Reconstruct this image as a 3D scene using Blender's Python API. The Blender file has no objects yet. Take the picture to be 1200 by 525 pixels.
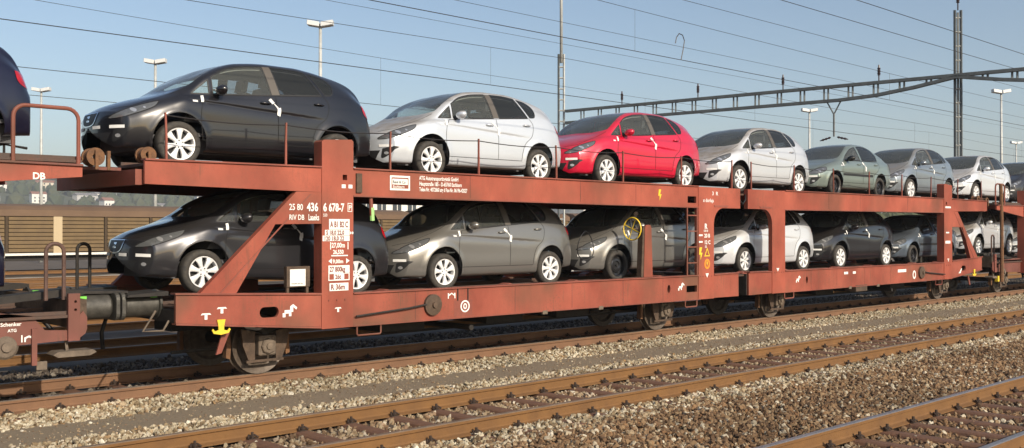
import bpy, bmesh, math, random
import numpy as np
from mathutils import Vector, Matrix
from mathutils.bvhtree import BVHTree
from mathutils.geometry import tessellate_polygon

sc = bpy.context.scene
COL = sc.collection
R = math.radians
rng = random.Random(7)

# ------------------------------------------------------------------ camera
CAM_H, THETA, PITCH = 2.279, 0.81161, 0.00594
cam_data = bpy.data.cameras.new('camera')
cam_data.sensor_width = 36.0
cam_data.lens = 1169.7 / 1200 * 36.0
cam_data.clip_start = 0.1
cam_data.clip_end = 20000
cam = bpy.data.objects.new('camera', cam_data)
COL.objects.link(cam)
cam.location = (0, 0, CAM_H)
fwd = Vector((math.cos(THETA) * math.cos(PITCH), math.sin(THETA) * math.cos(PITCH), math.sin(PITCH)))
cam.rotation_euler = fwd.to_track_quat('-Z', 'Y').to_euler()
sc.camera = cam

# ------------------------------------------------------------------ sky, sun, exposure
SUN_EL, SUN_DX = R(27.0), 0.07
world = bpy.data.worlds.new('World')
sc.world = world
world.use_nodes = True
wn = world.node_tree
sky = wn.nodes.new('ShaderNodeTexSky')
sky.sky_type = 'NISHITA'
sky.sun_disc = False
sky.sun_elevation = SUN_EL
sky.sun_rotation = math.pi + math.atan2(SUN_DX, 1)
sky.altitude = 200
sky.air_density = 1.0
sky.dust_density = 2.0
sky.ozone_density = 1.1
wn.nodes['Background'].inputs['Strength'].default_value = 0.137
wn.links.new(sky.outputs[0], wn.nodes['Background'].inputs['Color'])
sun_d = bpy.data.lights.new('sun', 'SUN')
sun_d.energy = 5.0
sun_d.angle = R(0.53)
sun_d.color = (1.0, 0.89, 0.73)
sun = bpy.data.objects.new('sun', sun_d)
COL.objects.link(sun)
sun.location = (0, -20, 30)
sun.rotation_euler = Vector((SUN_DX, math.cos(SUN_EL), -math.sin(SUN_EL))).to_track_quat('-Z', 'Y').to_euler()
sc.view_settings.view_transform = 'Standard'
sc.view_settings.look = 'None'
sc.view_settings.exposure = 0.0
sc.view_settings.gamma = 1.0
sc.view_settings.use_curve_mapping = False
sc.render.engine = 'CYCLES'
sc.cycles.use_denoising = True
sc.cycles.max_bounces = 8
sc.cycles.transparent_max_bounces = 24
sc.cycles.caustics_reflective = False
sc.cycles.caustics_refractive = False
sc.cycles.volume_bounces = 0

# ------------------------------------------------------------------ helpers
ORG = {}                       # world origin of every thing and part that is used as a parent


def tag(o, label=None, cat=None, group=None, kind=None):
    if label: o['label'] = label
    if cat: o['category'] = cat
    if group: o['group'] = group
    if kind: o['kind'] = kind
    return o


def thing(name, loc, label, cat, group=None, rot=None):
    o = bpy.data.objects.new(name, None)
    o.empty_display_size = 0.2
    COL.objects.link(o)
    o.location = loc
    if rot: o.rotation_euler = rot
    ORG[o.name] = Vector(loc)
    return tag(o, label, cat, group)


def link(name, me, parent=None, loc=(0, 0, 0), rot=None):
    o = bpy.data.objects.new(name, me)
    COL.objects.link(o)
    if parent: o.parent = parent
    o.location = loc
    if rot: o.rotation_euler = rot
    return o


class MB:
    """collects shapes, in world (or thing-local) metres, for one mesh object"""
    def __init__(s):
        s.v = []; s.f = []; s.m = []; s.mi = 0

    def add(s, vs, fs):
        b = len(s.v)
        s.v += [tuple(p) for p in vs]
        s.f += [tuple(b + i for i in f) for f in fs]
        s.m += [s.mi] * len(fs)
        return s

    def box(s, x0, x1, y0, y1, z0, z1):
        if x0 > x1: x0, x1 = x1, x0
        if y0 > y1: y0, y1 = y1, y0
        if z0 > z1: z0, z1 = z1, z0
        vs = [(x, y, z) for z in (z0, z1) for y in (y0, y1) for x in (x0, x1)]
        return s.add(vs, [(0, 2, 3, 1), (4, 5, 7, 6), (0, 1, 5, 4), (2, 6, 7, 3), (0, 4, 6, 2), (1, 3, 7, 5)])

    def prism(s, poly, a0, a1, axis='y', holes=()):
        """polygon in the plane across `axis` pushed from a0 to a1; xz for y, yz for x, xy for z"""
        def p3(p, a):
            return {'y': (p[0], a, p[1]), 'x': (a, p[0], p[1]), 'z': (p[0], p[1], a)}[axis]
        loops = [list(poly)] + [list(h) for h in holes]
        flat = [p for l in loops for p in l]
        tris = tessellate_polygon([[Vector((p[0], p[1], 0)) for p in l] for l in loops])
        n = len(flat)
        vs = [p3(p, a0) for p in flat] + [p3(p, a1) for p in flat]
        fs = [tuple(t) for t in tris] + [tuple(n + i for i in reversed(t)) for t in tris]
        k = 0
        for l in loops:
            m = len(l)
            for i in range(m):
                j = (i + 1) % m
                fs.append((k + i, k + j, n + k + j, n + k + i))
            k += m
        return s.add(vs, fs)

    def tube(s, pts, r, seg=8, closed=False, caps=True):
        pts = [Vector(p) for p in pts]
        n = len(pts)
        rings = []
        up0 = None
        for i, p in enumerate(pts):
            if closed:
                d = (pts[(i + 1) % n] - pts[i - 1])
            else:
                d = (pts[min(i + 1, n - 1)] - pts[max(i - 1, 0)])
            d.normalize()
            if up0 is None:
                up0 = Vector((0, 0, 1)) if abs(d.z) < 0.9 else Vector((1, 0, 0))
            a = d.cross(up0)
            if a.length < 1e-4: a = d.cross(Vector((0, 1, 0)))
            a.normalize(); b = a.cross(d); up0 = b
            rr = r[i] if isinstance(r, (list, tuple)) else r
            rings.append([p + (a * math.cos(2 * math.pi * k / seg) + b * math.sin(2 * math.pi * k / seg)) * rr for k in range(seg)])
        vs = [v for rg in rings for v in rg]
        fs = []
        m = n if closed else n - 1
        for i in range(m):
            for k in range(seg):
                i2 = (i + 1) % n; k2 = (k + 1) % seg
                fs.append((i * seg + k, i * seg + k2, i2 * seg + k2, i2 * seg + k))
        if caps and not closed:
            fs.append(tuple(range(seg))); fs.append(tuple(reversed(range((n - 1) * seg, n * seg))))
        return s.add(vs, fs)

    def lathe(s, c, prof, axis='y', seg=24, arc=2 * math.pi):
        """profile of (radius, along) turned round an axis through c"""
        vs = []; fs = []
        n = len(prof); full = abs(arc - 2 * math.pi) < 1e-6
        for k in range(seg if full else seg + 1):
            a = arc * k / seg; ca, sa = math.cos(a), math.sin(a)
            for (r, t) in prof:
                vs.append({'y': (c[0] + r * ca, c[1] + t, c[2] + r * sa), 'x': (c[0] + t, c[1] + r * ca, c[2] + r * sa),
                           'z': (c[0] + r * ca, c[1] + r * sa, c[2] + t)}[axis])
        for k in range(seg):
            k2 = (k + 1) % seg if full else k + 1
            for i in range(n - 1):
                fs.append((k * n + i, k * n + i + 1, k2 * n + i + 1, k2 * n + i))
        return s.add(vs, fs)

    def cyl(s, c, r, a0, a1, axis='y', seg=20):
        return s.lathe(c, [(0.0005, a0), (r, a0), (r, a1), (0.0005, a1)], axis, seg)

    def mesh(s, name, mats, smooth=False, off=None, bevel=0.0):
        me = bpy.data.meshes.new(name)
        v = s.v
        if off is not None:
            v = [(p[0] - off[0], p[1] - off[1], p[2] - off[2]) for p in v]
        me.from_pydata(v, [], s.f)
        if not isinstance(mats, (list, tuple)): mats = [mats]
        for m in mats: me.materials.append(m)
        if len(mats) > 1: me.polygons.foreach_set('material_index', s.m)
        bm = bmesh.new(); bm.from_mesh(me)
        bmesh.ops.recalc_face_normals(bm, faces=bm.faces)
        if bevel:
            es = [e for e in bm.edges if len(e.link_faces) == 2 and e.calc_face_angle(0) > 0.6]
            bmesh.ops.bevel(bm, geom=es, offset=bevel, segments=1, affect='EDGES', clamp_overlap=True)
        bm.to_mesh(me); bm.free()
        if smooth is True:
            me.polygons.foreach_set('use_smooth', [True] * len(me.polygons))
        elif smooth:
            me.polygons.foreach_set('use_smooth', [True] * len(me.polygons))
            me.set_sharp_from_angle(angle=R(smooth))
        me.update()
        return me

    def build(s, name, mats, parent=None, smooth=False, bevel=0.0, origin=None):
        """world-coordinate shapes to one object; a child is stored relative to its parents"""
        off = ORG[parent.name] if parent else Vector((0, 0, 0))
        if origin is None:
            a = np.array(s.v); origin = Vector(((a[:, 0].min() + a[:, 0].max()) / 2, (a[:, 1].min() + a[:, 1].max()) / 2, a[:, 2].min()))
        origin = Vector(origin)
        me = s.mesh(name, mats, smooth, origin, bevel)
        o = link(name, me, parent, origin - off)
        ORG[o.name] = origin
        return o


# ------------------------------------------------------------------ materials
MATS = {}


def newmat(name):
    m = bpy.data.materials.new(name); m.use_nodes = True
    nt = m.node_tree
    return m, nt, nt.nodes['Principled BSDF']


def nd(nt, typ, **kw):
    n = nt.nodes.new(typ)
    for k, v in kw.items():
        if k in n.inputs.keys() if hasattr(n.inputs, 'keys') else False:
            n.inputs[k].default_value = v
        else:
            setattr(n, k, v)
    return n


def setin(n, **kw):
    for k, v in kw.items(): n.inputs[k.replace('_', ' ')].default_value = v
    return n


def mat(name, col, rough=0.6, metal=0.0, var=0.0, scale=6.0, col2=None, mix=0.5, bump=0.0, bscale=40.0, coat=0.0, spec=0.5, obj=True, detail=6):
    """principled colour, mottled by noise towards col2, with fine relief"""
    if name in MATS: return MATS[name]
    m, nt, b = newmat(name)
    b.inputs['Roughness'].default_value = rough
    b.inputs['Metallic'].default_value = metal
    b.inputs['Coat Weight'].default_value = coat
    b.inputs['Specular IOR Level'].default_value = spec
    b.inputs['Base Color'].default_value = (*col, 1)
    if var or col2 or bump:
        if obj:
            tc = nt.nodes.new('ShaderNodeTexCoord'); co = tc.outputs['Object']
        else:
            tc = nt.nodes.new('ShaderNodeNewGeometry'); co = tc.outputs['Position']
    if var or col2:
        nz = nd(nt, 'ShaderNodeTexNoise'); setin(nz, Scale=scale, Detail=float(detail), Roughness=0.65)
        nt.links.new(co, nz.inputs['Vector'])
        rp = nt.nodes.new('ShaderNodeValToRGB')
        rp.color_ramp.elements[0].position = 0.5 - 0.22 * (1 - mix) - .06
        rp.color_ramp.elements[1].position = 0.5 + 0.22 * (1 - mix) + .10
        c2 = col2 or tuple(max(0, c * (1 - var)) for c in col)
        c1 = col if col2 else tuple(min(1, c * (1 + var * .6)) for c in col)
        rp.color_ramp.elements[0].color = (*c1, 1); rp.color_ramp.elements[1].color = (*c2, 1)
        nt.links.new(nz.outputs['Fac'], rp.inputs['Fac'])
        nt.links.new(rp.outputs['Color'], b.inputs['Base Color'])
    if bump:
        nb = nd(nt, 'ShaderNodeTexNoise'); setin(nb, Scale=bscale, Detail=5.0)
        nt.links.new(co, nb.inputs['Vector'])
        bp = nt.nodes.new('ShaderNodeBump'); setin(bp, Strength=bump, Distance=0.02)
        nt.links.new(nb.outputs['Fac'], bp.inputs['Height'])
        nt.links.new(bp.outputs['Normal'], b.inputs['Normal'])
    MATS[name] = m
    return m


def wagon_paint(name, col, dirt=(0.10, 0.060, 0.036), amount=0.5):
    """faded red-brown wagon enamel: large fading, streaks of rust dirt running down, fine grime"""
    if name in MATS: return MATS[name]
    m, nt, b = newmat(name)
    L = nt.links.new
    g = nt.nodes.new('ShaderNodeNewGeometry')
    mp = nt.nodes.new('ShaderNodeMapping'); mp.inputs['Scale'].default_value = (1.3, 1.3, 0.8)
    L(g.outputs['Position'], mp.inputs['Vector'])
    n1 = setin(nt.nodes.new('ShaderNodeTexNoise'), Scale=0.9, Detail=6.0, Roughness=0.6); L(mp.outputs[0], n1.inputs['Vector'])
    mp2 = nt.nodes.new('ShaderNodeMapping'); mp2.inputs['Scale'].default_value = (16, 16, 1.1)
    L(g.outputs['Position'], mp2.inputs['Vector'])
    n2 = setin(nt.nodes.new('ShaderNodeTexNoise'), Scale=1.0, Detail=7.0, Roughness=0.7); L(mp2.outputs[0], n2.inputs['Vector'])
    n3 = setin(nt.nodes.new('ShaderNodeTexNoise'), Scale=26.0, Detail=6.0, Roughness=0.7); L(g.outputs['Position'], n3.inputs['Vector'])
    r1 = nt.nodes.new('ShaderNodeValToRGB')
    r1.color_ramp.elements[0].position = .33; r1.color_ramp.elements[1].position = .68
    r1.color_ramp.elements[0].color = (*[c * .70 for c in col], 1)
    r1.color_ramp.elements[1].color = (min(1, col[0] * 1.20), col[1] * 1.34, col[2] * 1.35, 1)
    L(n1.outputs['Fac'], r1.inputs['Fac'])
    r2 = nt.nodes.new('ShaderNodeValToRGB'); r2.color_ramp.elements[0].position = .52; r2.color_ramp.elements[1].position = .74
    L(n2.outputs['Fac'], r2.inputs['Fac'])
    r3 = nt.nodes.new('ShaderNodeValToRGB'); r3.color_ramp.elements[0].position = .50; r3.color_ramp.elements[1].position = .78
    L(n3.outputs['Fac'], r3.inputs['Fac'])
    r4 = nt.nodes.new('ShaderNodeValToRGB'); r4.color_ramp.elements[0].position = .40; r4.color_ramp.elements[1].position = .62
    n4 = setin(nt.nodes.new('ShaderNodeTexNoise'), Scale=1.7, Detail=4.0, Roughness=0.55); L(g.outputs['Position'], n4.inputs['Vector'])
    L(n4.outputs['Fac'], r4.inputs['Fac'])
    mx = nt.nodes.new('ShaderNodeMath'); mx.operation = 'MAXIMUM'; L(r2.outputs['Color'], mx.inputs[0]); L(r3.outputs['Color'], mx.inputs[1])
    mm = nt.nodes.new('ShaderNodeMath'); mm.operation = 'MULTIPLY'; L(mx.outputs[0], mm.inputs[0]); L(r4.outputs['Color'], mm.inputs[1])
    m2 = nt.nodes.new('ShaderNodeMath'); m2.operation = 'MULTIPLY'; L(mm.outputs[0], m2.inputs[0]); m2.inputs[1].default_value = amount
    m2.use_clamp = True
    n5 = setin(nt.nodes.new('ShaderNodeTexNoise'), Scale=0.75, Detail=3.0, Roughness=0.5); L(g.outputs['Position'], n5.inputs['Vector'])
    r5 = nt.nodes.new('ShaderNodeMapRange'); setin(r5, From_Min=.50, From_Max=.66, To_Min=0.0, To_Max=.55 * amount); L(n5.outputs['Fac'], r5.inputs['Value'])
    m6 = nt.nodes.new('ShaderNodeMath'); m6.operation = 'MAXIMUM'; m6.use_clamp = True; L(m2.outputs[0], m6.inputs[0]); L(r5.outputs[0], m6.inputs[1]); m2 = m6
    mix = nt.nodes.new('ShaderNodeMixRGB'); L(m2.outputs[0], mix.inputs['Fac']); L(r1.outputs['Color'], mix.inputs['Color1'])
    mix.inputs['Color2'].default_value = (*dirt, 1)
    L(mix.outputs[0], b.inputs['Base Color'])
    b.inputs['Roughness'].default_value = 0.62
    b.inputs['Specular IOR Level'].default_value = 0.35
    bp = setin(nt.nodes.new('ShaderNodeBump'), Strength=0.12, Distance=0.01); L(n3.outputs['Fac'], bp.inputs['Height']); L(bp.outputs[0], b.inputs['Normal'])
    MATS[name] = m
    return m


def car_paint(name, col, metal=0.6, rough=0.32, dust=0.5):
    """metallic clear-coat with transport dust settled on the faces that look up"""
    if name in MATS: return MATS[name]
    m, nt, b = newmat(name)
    L = nt.links.new
    g = nt.nodes.new('ShaderNodeNewGeometry')
    sx = nt.nodes.new('ShaderNodeSeparateXYZ'); L(g.outputs['Normal'], sx.inputs[0])
    rp = nt.nodes.new('ShaderNodeMapRange'); setin(rp, From_Min=0.45, From_Max=0.92, To_Min=0.03 * dust, To_Max=dust)
    L(sx.outputs['Z'], rp.inputs['Value'])
    tc = nt.nodes.new('ShaderNodeTexCoord')
    nz = setin(nt.nodes.new('ShaderNodeTexNoise'), Scale=5.0, Detail=7.0, Roughness=0.7); L(tc.outputs['Object'], nz.inputs['Vector'])
    mr = nt.nodes.new('ShaderNodeMapRange'); setin(mr, From_Min=0.3, From_Max=0.7, To_Min=0.75, To_Max=1.1); L(nz.outputs['Fac'], mr.inputs['Value'])
    mu = nt.nodes.new('ShaderNodeMath'); mu.operation = 'MULTIPLY'; mu.use_clamp = True; L(rp.outputs[0], mu.inputs[0]); L(mr.outputs[0], mu.inputs[1])
    mix = nt.nodes.new('ShaderNodeMixRGB'); L(mu.outputs[0], mix.inputs['Fac']); mix.inputs['Color1'].default_value = (*col, 1); mix.inputs['Color2'].default_value = (0.17, 0.132, 0.088, 1)
    L(mix.outputs[0], b.inputs['Base Color'])
    def fade(a, c, sock):
        q = nt.nodes.new('ShaderNodeMapRange'); setin(q, From_Min=0, From_Max=1, To_Min=a, To_Max=c); L(mu.outputs[0], q.inputs['Value']); L(q.outputs[0], b.inputs[sock])
    fade(metal, 0.0, 'Metallic'); fade(rough, 0.8, 'Roughness'); fade(1.0, 0.0, 'Coat Weight')
    b.inputs['Coat Roughness'].default_value = 0.05
    MATS[name] = m
    return m


def glass_mat(name, tint, refl=0.9, veil=0.05):
    if name in MATS: return MATS[name]
    m = bpy.data.materials.new(name); m.use_nodes = True
    nt = m.node_tree; nt.nodes.clear(); L = nt.links.new
    out = nt.nodes.new('ShaderNodeOutputMaterial')
    tr = nt.nodes.new('ShaderNodeBsdfTransparent'); tr.inputs['Color'].default_value = (*tint, 1)
    gl = nt.nodes.new('ShaderNodeBsdfGlossy'); gl.inputs['Roughness'].default_value = 0.03; gl.inputs['Color'].default_value = (refl, refl, refl, 1)
    fr = nt.nodes.new('ShaderNodeFresnel'); fr.inputs['IOR'].default_value = 1.5
    mx = nt.nodes.new('ShaderNodeMixShader'); L(fr.outputs[0], mx.inputs[0]); L(tr.outputs[0], mx.inputs[1]); L(gl.outputs[0], mx.inputs[2])
    df = nt.nodes.new('ShaderNodeBsdfDiffuse'); df.inputs['Color'].default_value = (0.36, 0.38, 0.35, 1)
    m2 = nt.nodes.new('ShaderNodeMixShader'); m2.inputs[0].default_value = veil; L(mx.outputs[0], m2.inputs[1]); L(df.outputs[0], m2.inputs[2])
    L(m2.outputs[0], out.inputs[0])
    MATS[name] = m
    return m


M_red = wagon_paint('wagon_red', (0.335, 0.076, 0.046), amount=0.85)
M_redl = wagon_paint('wagon_red_soiled', (0.305, 0.072, 0.045), dirt=(0.115, 0.068, 0.040), amount=1.35)
M_redo = wagon_paint('wagon_red_old', (0.19, 0.060, 0.046), dirt=(0.085, 0.055, 0.035), amount=1.2)
M_redd = wagon_paint('wagon_red_dirty', (0.26, 0.072, 0.050), amount=0.85)
M_brown = mat('wagon_grime', (0.085, 0.055, 0.036), 0.8, var=0.5, scale=7, bump=0.3)
M_under = mat('underframe_black', (0.022, 0.018, 0.015), 0.75, var=0.4, scale=9, bump=0.2)
M_deck = mat('deck_steel', (0.06, 0.043, 0.035), 0.7, var=0.5, scale=4, col2=(0.11, 0.05, 0.03), bump=0.25)
M_rust = mat('rusted_iron', (0.20, 0.095, 0.040), 0.85, col2=(0.10, 0.052, 0.03), scale=11, bump=0.4)
M_castiron = mat('dusty_cast_iron', (0.15, 0.115, 0.085), 0.8, var=0.45, scale=9, bump=0.35)
M_buffer = mat('buffer_steel', (0.085, 0.08, 0.07), 0.5, metal=0.4, var=0.4, scale=8, bump=0.15)
M_wheelrim = mat('wheel_tread', (0.12, 0.092, 0.07), 0.55, metal=0.3, var=0.4, scale=10)
M_white = mat('white_lettering', (0.80, 0.79, 0.75), 0.6, var=0.12, scale=30)
M_yellow = mat('yellow_paint', (0.78, 0.55, 0.04), 0.5, var=0.15, scale=20)
M_lime = mat('lime_paint', (0.18, 0.62, 0.08), 0.6)
M_orange = mat('orange_paint', (0.75, 0.26, 0.03), 0.5)
M_black = mat('black_paint', (0.012, 0.012, 0.013), 0.5)
M_cable = mat('steel_cable', (0.05, 0.045, 0.045), 0.5, metal=0.5)
M_galv = mat('galvanised_steel', (0.38, 0.39, 0.38), 0.55, metal=0.35, var=0.2, scale=5)
# ------------------------------------------------------------------ ground, tracks, ballast
YA, YB, YC = 14.006, 9.171, 4.633          # track centre lines
RAIL_TOP = 0.17
GAUGE = 0.75                               # half distance between rail heads
M_dirt = mat('yard_soil', (0.135, 0.105, 0.078), 0.95, col2=(0.085, 0.066, 0.05), scale=0.9, bump=0.5, bscale=30, obj=False)
M_path = mat('gritty_path', (0.265, 0.210, 0.140), 0.95, col2=(0.175, 0.136, 0.088), scale=26, bump=0.9, bscale=55, obj=False, detail=12)
M_bed = mat('ballast_bed', (0.115, 0.078, 0.050), 0.95, col2=(0.055, 0.038, 0.026), scale=24, bump=0.8, bscale=45, obj=False)
M_railside = mat('rail_rust', (0.195, 0.096, 0.030), 0.85, col2=(0.14, 0.068, 0.024), scale=3, bump=0.25, bscale=60, obj=False)
M_railsideA = mat('rail_rust_dull', (0.20, 0.105, 0.055), 0.85, col2=(0.15, 0.08, 0.045), scale=3, bump=0.25, bscale=60, obj=False)
M_railtopB = mat('rail_top_rusty', (0.21, 0.155, 0.11), 0.5, metal=0.3, var=0.25, scale=5, obj=False)
M_railtopC = mat('rail_top_worn', (0.34, 0.31, 0.29), 0.36, metal=0.7, var=0.2, scale=5, obj=False)
M_sleeper = mat('rusted_steel_sleeper', (0.18, 0.088, 0.046), 0.85, col2=(0.11, 0.055, 0.036), scale=7, bump=0.3, obj=False)
M_clip = mat('clip_iron', (0.042, 0.026, 0.018), 0.85, var=0.4, scale=40)

g = bpy.data.meshes.new('ground')
g.from_pydata([(-3000, -3000, -.09), (6000, -3000, -.09), (6000, 6000, -.09), (-3000, 6000, -.09)], [], [(0, 1, 2, 3)])
g.materials.append(M_dirt)
tag(link('ground', g), kind='structure')


def undulating(name, x0, x1, y0, y1, z, amp, step, m, seed):
    nx, ny = int((x1 - x0) / step) + 1, max(2, int((y1 - y0) / step) + 1)
    r = np.random.RandomState(seed)
    xs = np.linspace(x0, x1, nx); ys = np.linspace(y0, y1, ny)
    zz = r.uniform(-amp, amp, (nx, ny))
    vs = [(xs[i], ys[j], z + zz[i, j]) for i in range(nx) for j in range(ny)]
    fs = [(i * ny + j, (i + 1) * ny + j, (i + 1) * ny + j + 1, i * ny + j + 1) for i in range(nx - 1) for j in range(ny - 1)]
    me = bpy.data.meshes.new(name); me.from_pydata(vs, [], fs); me.materials.append(m)
    me.polygons.foreach_set('use_smooth', [True] * len(me.polygons))
    return tag(link(name, me), kind='structure')


undulating('path', -3, 75, 11.15, 12.20, .004, .006, .35, M_path, 1)
undulating('trackbed', -3, 75, 1.0, 11.20, -.045, .006, .5, M_bed, 2)
undulating('trackbed', -3, 75, 12.15, 17.5, -.045, .006, .5, M_bed, 3)


def stone_stuff(name, poly_xy, z, density, size, ramp, seed, relief=0.35, label=None, bumpz=0.02):
    """loose stones spread over a strip, one object of stuff"""
    me = bpy.data.meshes.new(name)
    x0, x1, y0, y1 = poly_xy
    me.from_pydata([(x0, y0, z), (x1, y0, z), (x1, y1, z), (x0, y1, z)], [], [(0, 1, 2, 3)])
    o = link(name, me)
    tag(o, label, 'gravel', kind='stuff')
    m, nt, b = newmat(name + '_stone')
    at = nt.nodes.new('ShaderNodeAttribute'); at.attribute_type = 'INSTANCER'; at.attribute_name = 'tone'
    rp = nt.nodes.new('ShaderNodeValToRGB')
    el = rp.color_ramp.elements
    while len(el) < len(ramp): el.new(0.5)
    for e, (p, c) in zip(el, ramp): e.position = p; e.color = (*c, 1)
    tc = nt.nodes.new('ShaderNodeNewGeometry')
    nz = setin(nt.nodes.new('ShaderNodeTexNoise'), Scale=55.0, Detail=4.0); nt.links.new(tc.outputs['Position'], nz.inputs['Vector'])
    mr = nt.nodes.new('ShaderNodeMapRange'); setin(mr, From_Min=.25, From_Max=.75, To_Min=.72, To_Max=1.18); nt.links.new(nz.outputs['Fac'], mr.inputs['Value'])
    mu = nt.nodes.new('ShaderNodeMixRGB'); mu.blend_type = 'MULTIPLY'; mu.inputs['Fac'].default_value = 1
    nt.links.new(at.outputs['Fac'], rp.inputs['Fac']); nt.links.new(rp.outputs['Color'], mu.inputs['Color1']); nt.links.new(mr.outputs[0], mu.inputs['Color2'])
    n2 = setin(nt.nodes.new('ShaderNodeTexNoise'), Scale=.55, Detail=3.0); nt.links.new(tc.outputs['Position'], n2.inputs['Vector'])
    m2 = nt.nodes.new('ShaderNodeMapRange'); setin(m2, From_Min=.33, From_Max=.67, To_Min=.70, To_Max=1.14); nt.links.new(n2.outputs['Fac'], m2.inputs['Value'])
    mv = nt.nodes.new('ShaderNodeMixRGB'); mv.blend_type = 'MULTIPLY'; mv.inputs['Fac'].default_value = 1
    nt.links.new(mu.outputs[0], mv.inputs['Color1']); nt.links.new(m2.outputs[0], mv.inputs['Color2']); mu = mv
    nt.links.new(mu.outputs[0], b.inputs['Base Color']); b.inputs['Roughness'].default_value = .9
    b.inputs['Specular IOR Level'].default_value = .25
    me.materials.append(m)
    G = bpy.data.node_groups.new(name + '_scatter', 'GeometryNodeTree')
    G.interface.new_socket('Geometry', in_out='INPUT', socket_type='NodeSocketGeometry')
    G.interface.new_socket('Geometry', in_out='OUTPUT', socket_type='NodeSocketGeometry')
    N = G.nodes.new; L = G.links.new
    gi, go = N('NodeGroupInput'), N('NodeGroupOutput')
    dp = N('GeometryNodeDistributePointsOnFaces'); dp.inputs['Density'].default_value = density; dp.inputs['Seed'].default_value = seed
    L(gi.outputs[0], dp.inputs['Mesh'])
    join = N('GeometryNodeJoinGeometry')
    for k in range(5):
        ico = N('GeometryNodeMeshIcoSphere'); ico.inputs['Radius'].default_value = 1; ico.inputs['Subdivisions'].default_value = 1 if k < 3 else 2
        nn = N('ShaderNodeTexNoise'); nn.noise_dimensions = '4D'; nn.inputs['W'].default_value = seed * 7.3 + k * 3.1; nn.inputs['Scale'].default_value = .85; nn.inputs['Detail'].default_value = 1
        po = N('GeometryNodeInputPosition'); L(po.outputs[0], nn.inputs['Vector'])
        sb = N('ShaderNodeVectorMath'); sb.operation = 'SUBTRACT'; sb.inputs[1].default_value = (.5, .5, .5); L(nn.outputs['Color'], sb.inputs[0])
        ml = N('ShaderNodeVectorMath'); ml.operation = 'SCALE'; ml.inputs['Scale'].default_value = 2.3; L(sb.outputs[0], ml.inputs[0])
        sp = N('GeometryNodeSetPosition'); L(ico.outputs['Mesh'], sp.inputs['Geometry']); L(ml.outputs[0], sp.inputs['Offset'])
        sm = N('GeometryNodeSetMaterial'); sm.inputs['Material'].default_value = m; L(sp.outputs[0], sm.inputs['Geometry'])
        ti = N('GeometryNodeGeometryToInstance'); L(sm.outputs[0], ti.inputs[0]); L(ti.outputs[0], join.inputs[0])
    io = N('GeometryNodeInstanceOnPoints'); io.inputs['Pick Instance'].default_value = True
    L(dp.outputs['Points'], io.inputs['Points']); L(join.outputs[0], io.inputs['Instance'])
    def rnd(typ, lo, hi, sd):
        r = N('FunctionNodeRandomValue'); r.data_type = typ
        ix = {'FLOAT_VECTOR': (0, 1), 'FLOAT': (2, 3), 'INT': (4, 5)}[typ]
        r.inputs[ix[0]].default_value = lo; r.inputs[ix[1]].default_value = hi
        r.inputs['Seed'].default_value = sd
        return r.outputs[{'FLOAT_VECTOR': 0, 'FLOAT': 1, 'INT': 2}[typ]]
    L(rnd('INT', 0, 4, seed + 1), io.inputs['Instance Index'])
    L(rnd('FLOAT_VECTOR', (0, 0, 0), (6.28, 6.28, 6.28), seed + 2), io.inputs['Rotation'])
    sv = rnd('FLOAT_VECTOR', (.62, .55, .5), (1.15, .95, .85), seed + 3)
    sf = rnd('FLOAT', size * .5, size * 1.3, seed + 4)
    mm = N('ShaderNodeVectorMath'); mm.operation = 'SCALE'; L(sv, mm.inputs[0]); L(sf, mm.inputs['Scale'])
    L(mm.outputs[0], io.inputs['Scale'])
    st = N('GeometryNodeStoreNamedAttribute'); st.data_type = 'FLOAT'; st.domain = 'INSTANCE'; st.inputs['Name'].default_value = 'tone'
    L(io.outputs[0], st.inputs['Geometry']); L(rnd('FLOAT', 0., 1., seed + 5), st.inputs['Value'])
    tr = N('GeometryNodeTranslateInstances'); L(st.outputs[0], tr.inputs[0])
    tv = rnd('FLOAT_VECTOR', (0, 0, -bumpz), (0, 0, bumpz), seed + 6); L(tv, tr.inputs['Translation'])
    tr.inputs['Local Space'].default_value = False
    L(tr.outputs[0], go.inputs[0])
    md = o.modifiers.new('scatter', 'NODES'); md.node_group = G
    return o


PALE = [(0, (.15, .10, .056)), (.20, (.28, .21, .125)), (.45, (.41, .345, .235)), (.70, (.56, .50, .375)), (.86, (.30, .18, .078)), (1, (.70, .65, .53))]
MIX = [(0, (.13, .078, .045)), (.35, (.23, .155, .088)), (.6, (.36, .29, .19)), (.8, (.21, .12, .065)), (1, (.55, .49, .38))]
BROWN = [(0, (.105, .064, .037)), (.28, (.185, .110, .060)), (.55, (.275, .187, .105)), (.76, (.22, .118, .056)), (.88, (.37, .285, .18)), (1, (.58, .52, .40))]
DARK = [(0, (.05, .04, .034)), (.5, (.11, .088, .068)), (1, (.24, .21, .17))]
stone_stuff('ballast', (1.5, 62, 12.10, 13.20), -.010, 600, .034, PALE, 11, label='pale crushed stone between the wagon track and the grit path')
stone_stuff('grit', (1.5, 50, 11.05, 12.3), .004, 130, .011, MIX, 91, label='fine grit and stray stones lying on the path', bumpz=.004)
stone_stuff('ballast', (1.5, 40, 11.0, 12.35), -.004, 16, .028, PALE, 97, label='pale stones spilled from the ballast on to the path', bumpz=.01)
stone_stuff('ballast', (1.5, 62, 9.98, 11.22), -.010, 580, .034, PALE, 23, label='pale crushed stone between the grit path and the middle track')
stone_stuff('ballast', (1.5, 60, 8.49, 9.86), -.045, 380, .037, MIX, 37, label='brown and white stones between the rails of the middle track')
stone_stuff('ballast', (2.5, 48, 7.72, 8.36), -.015, 560, .035, PALE, 41, label='band of pale stones in front of the middle track')
stone_stuff('ballast', (2.5, 48, 5.45, 7.95), -.015, 640, .035, BROWN, 53, label='rust brown crushed stone between the middle and the nearest track')
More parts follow.
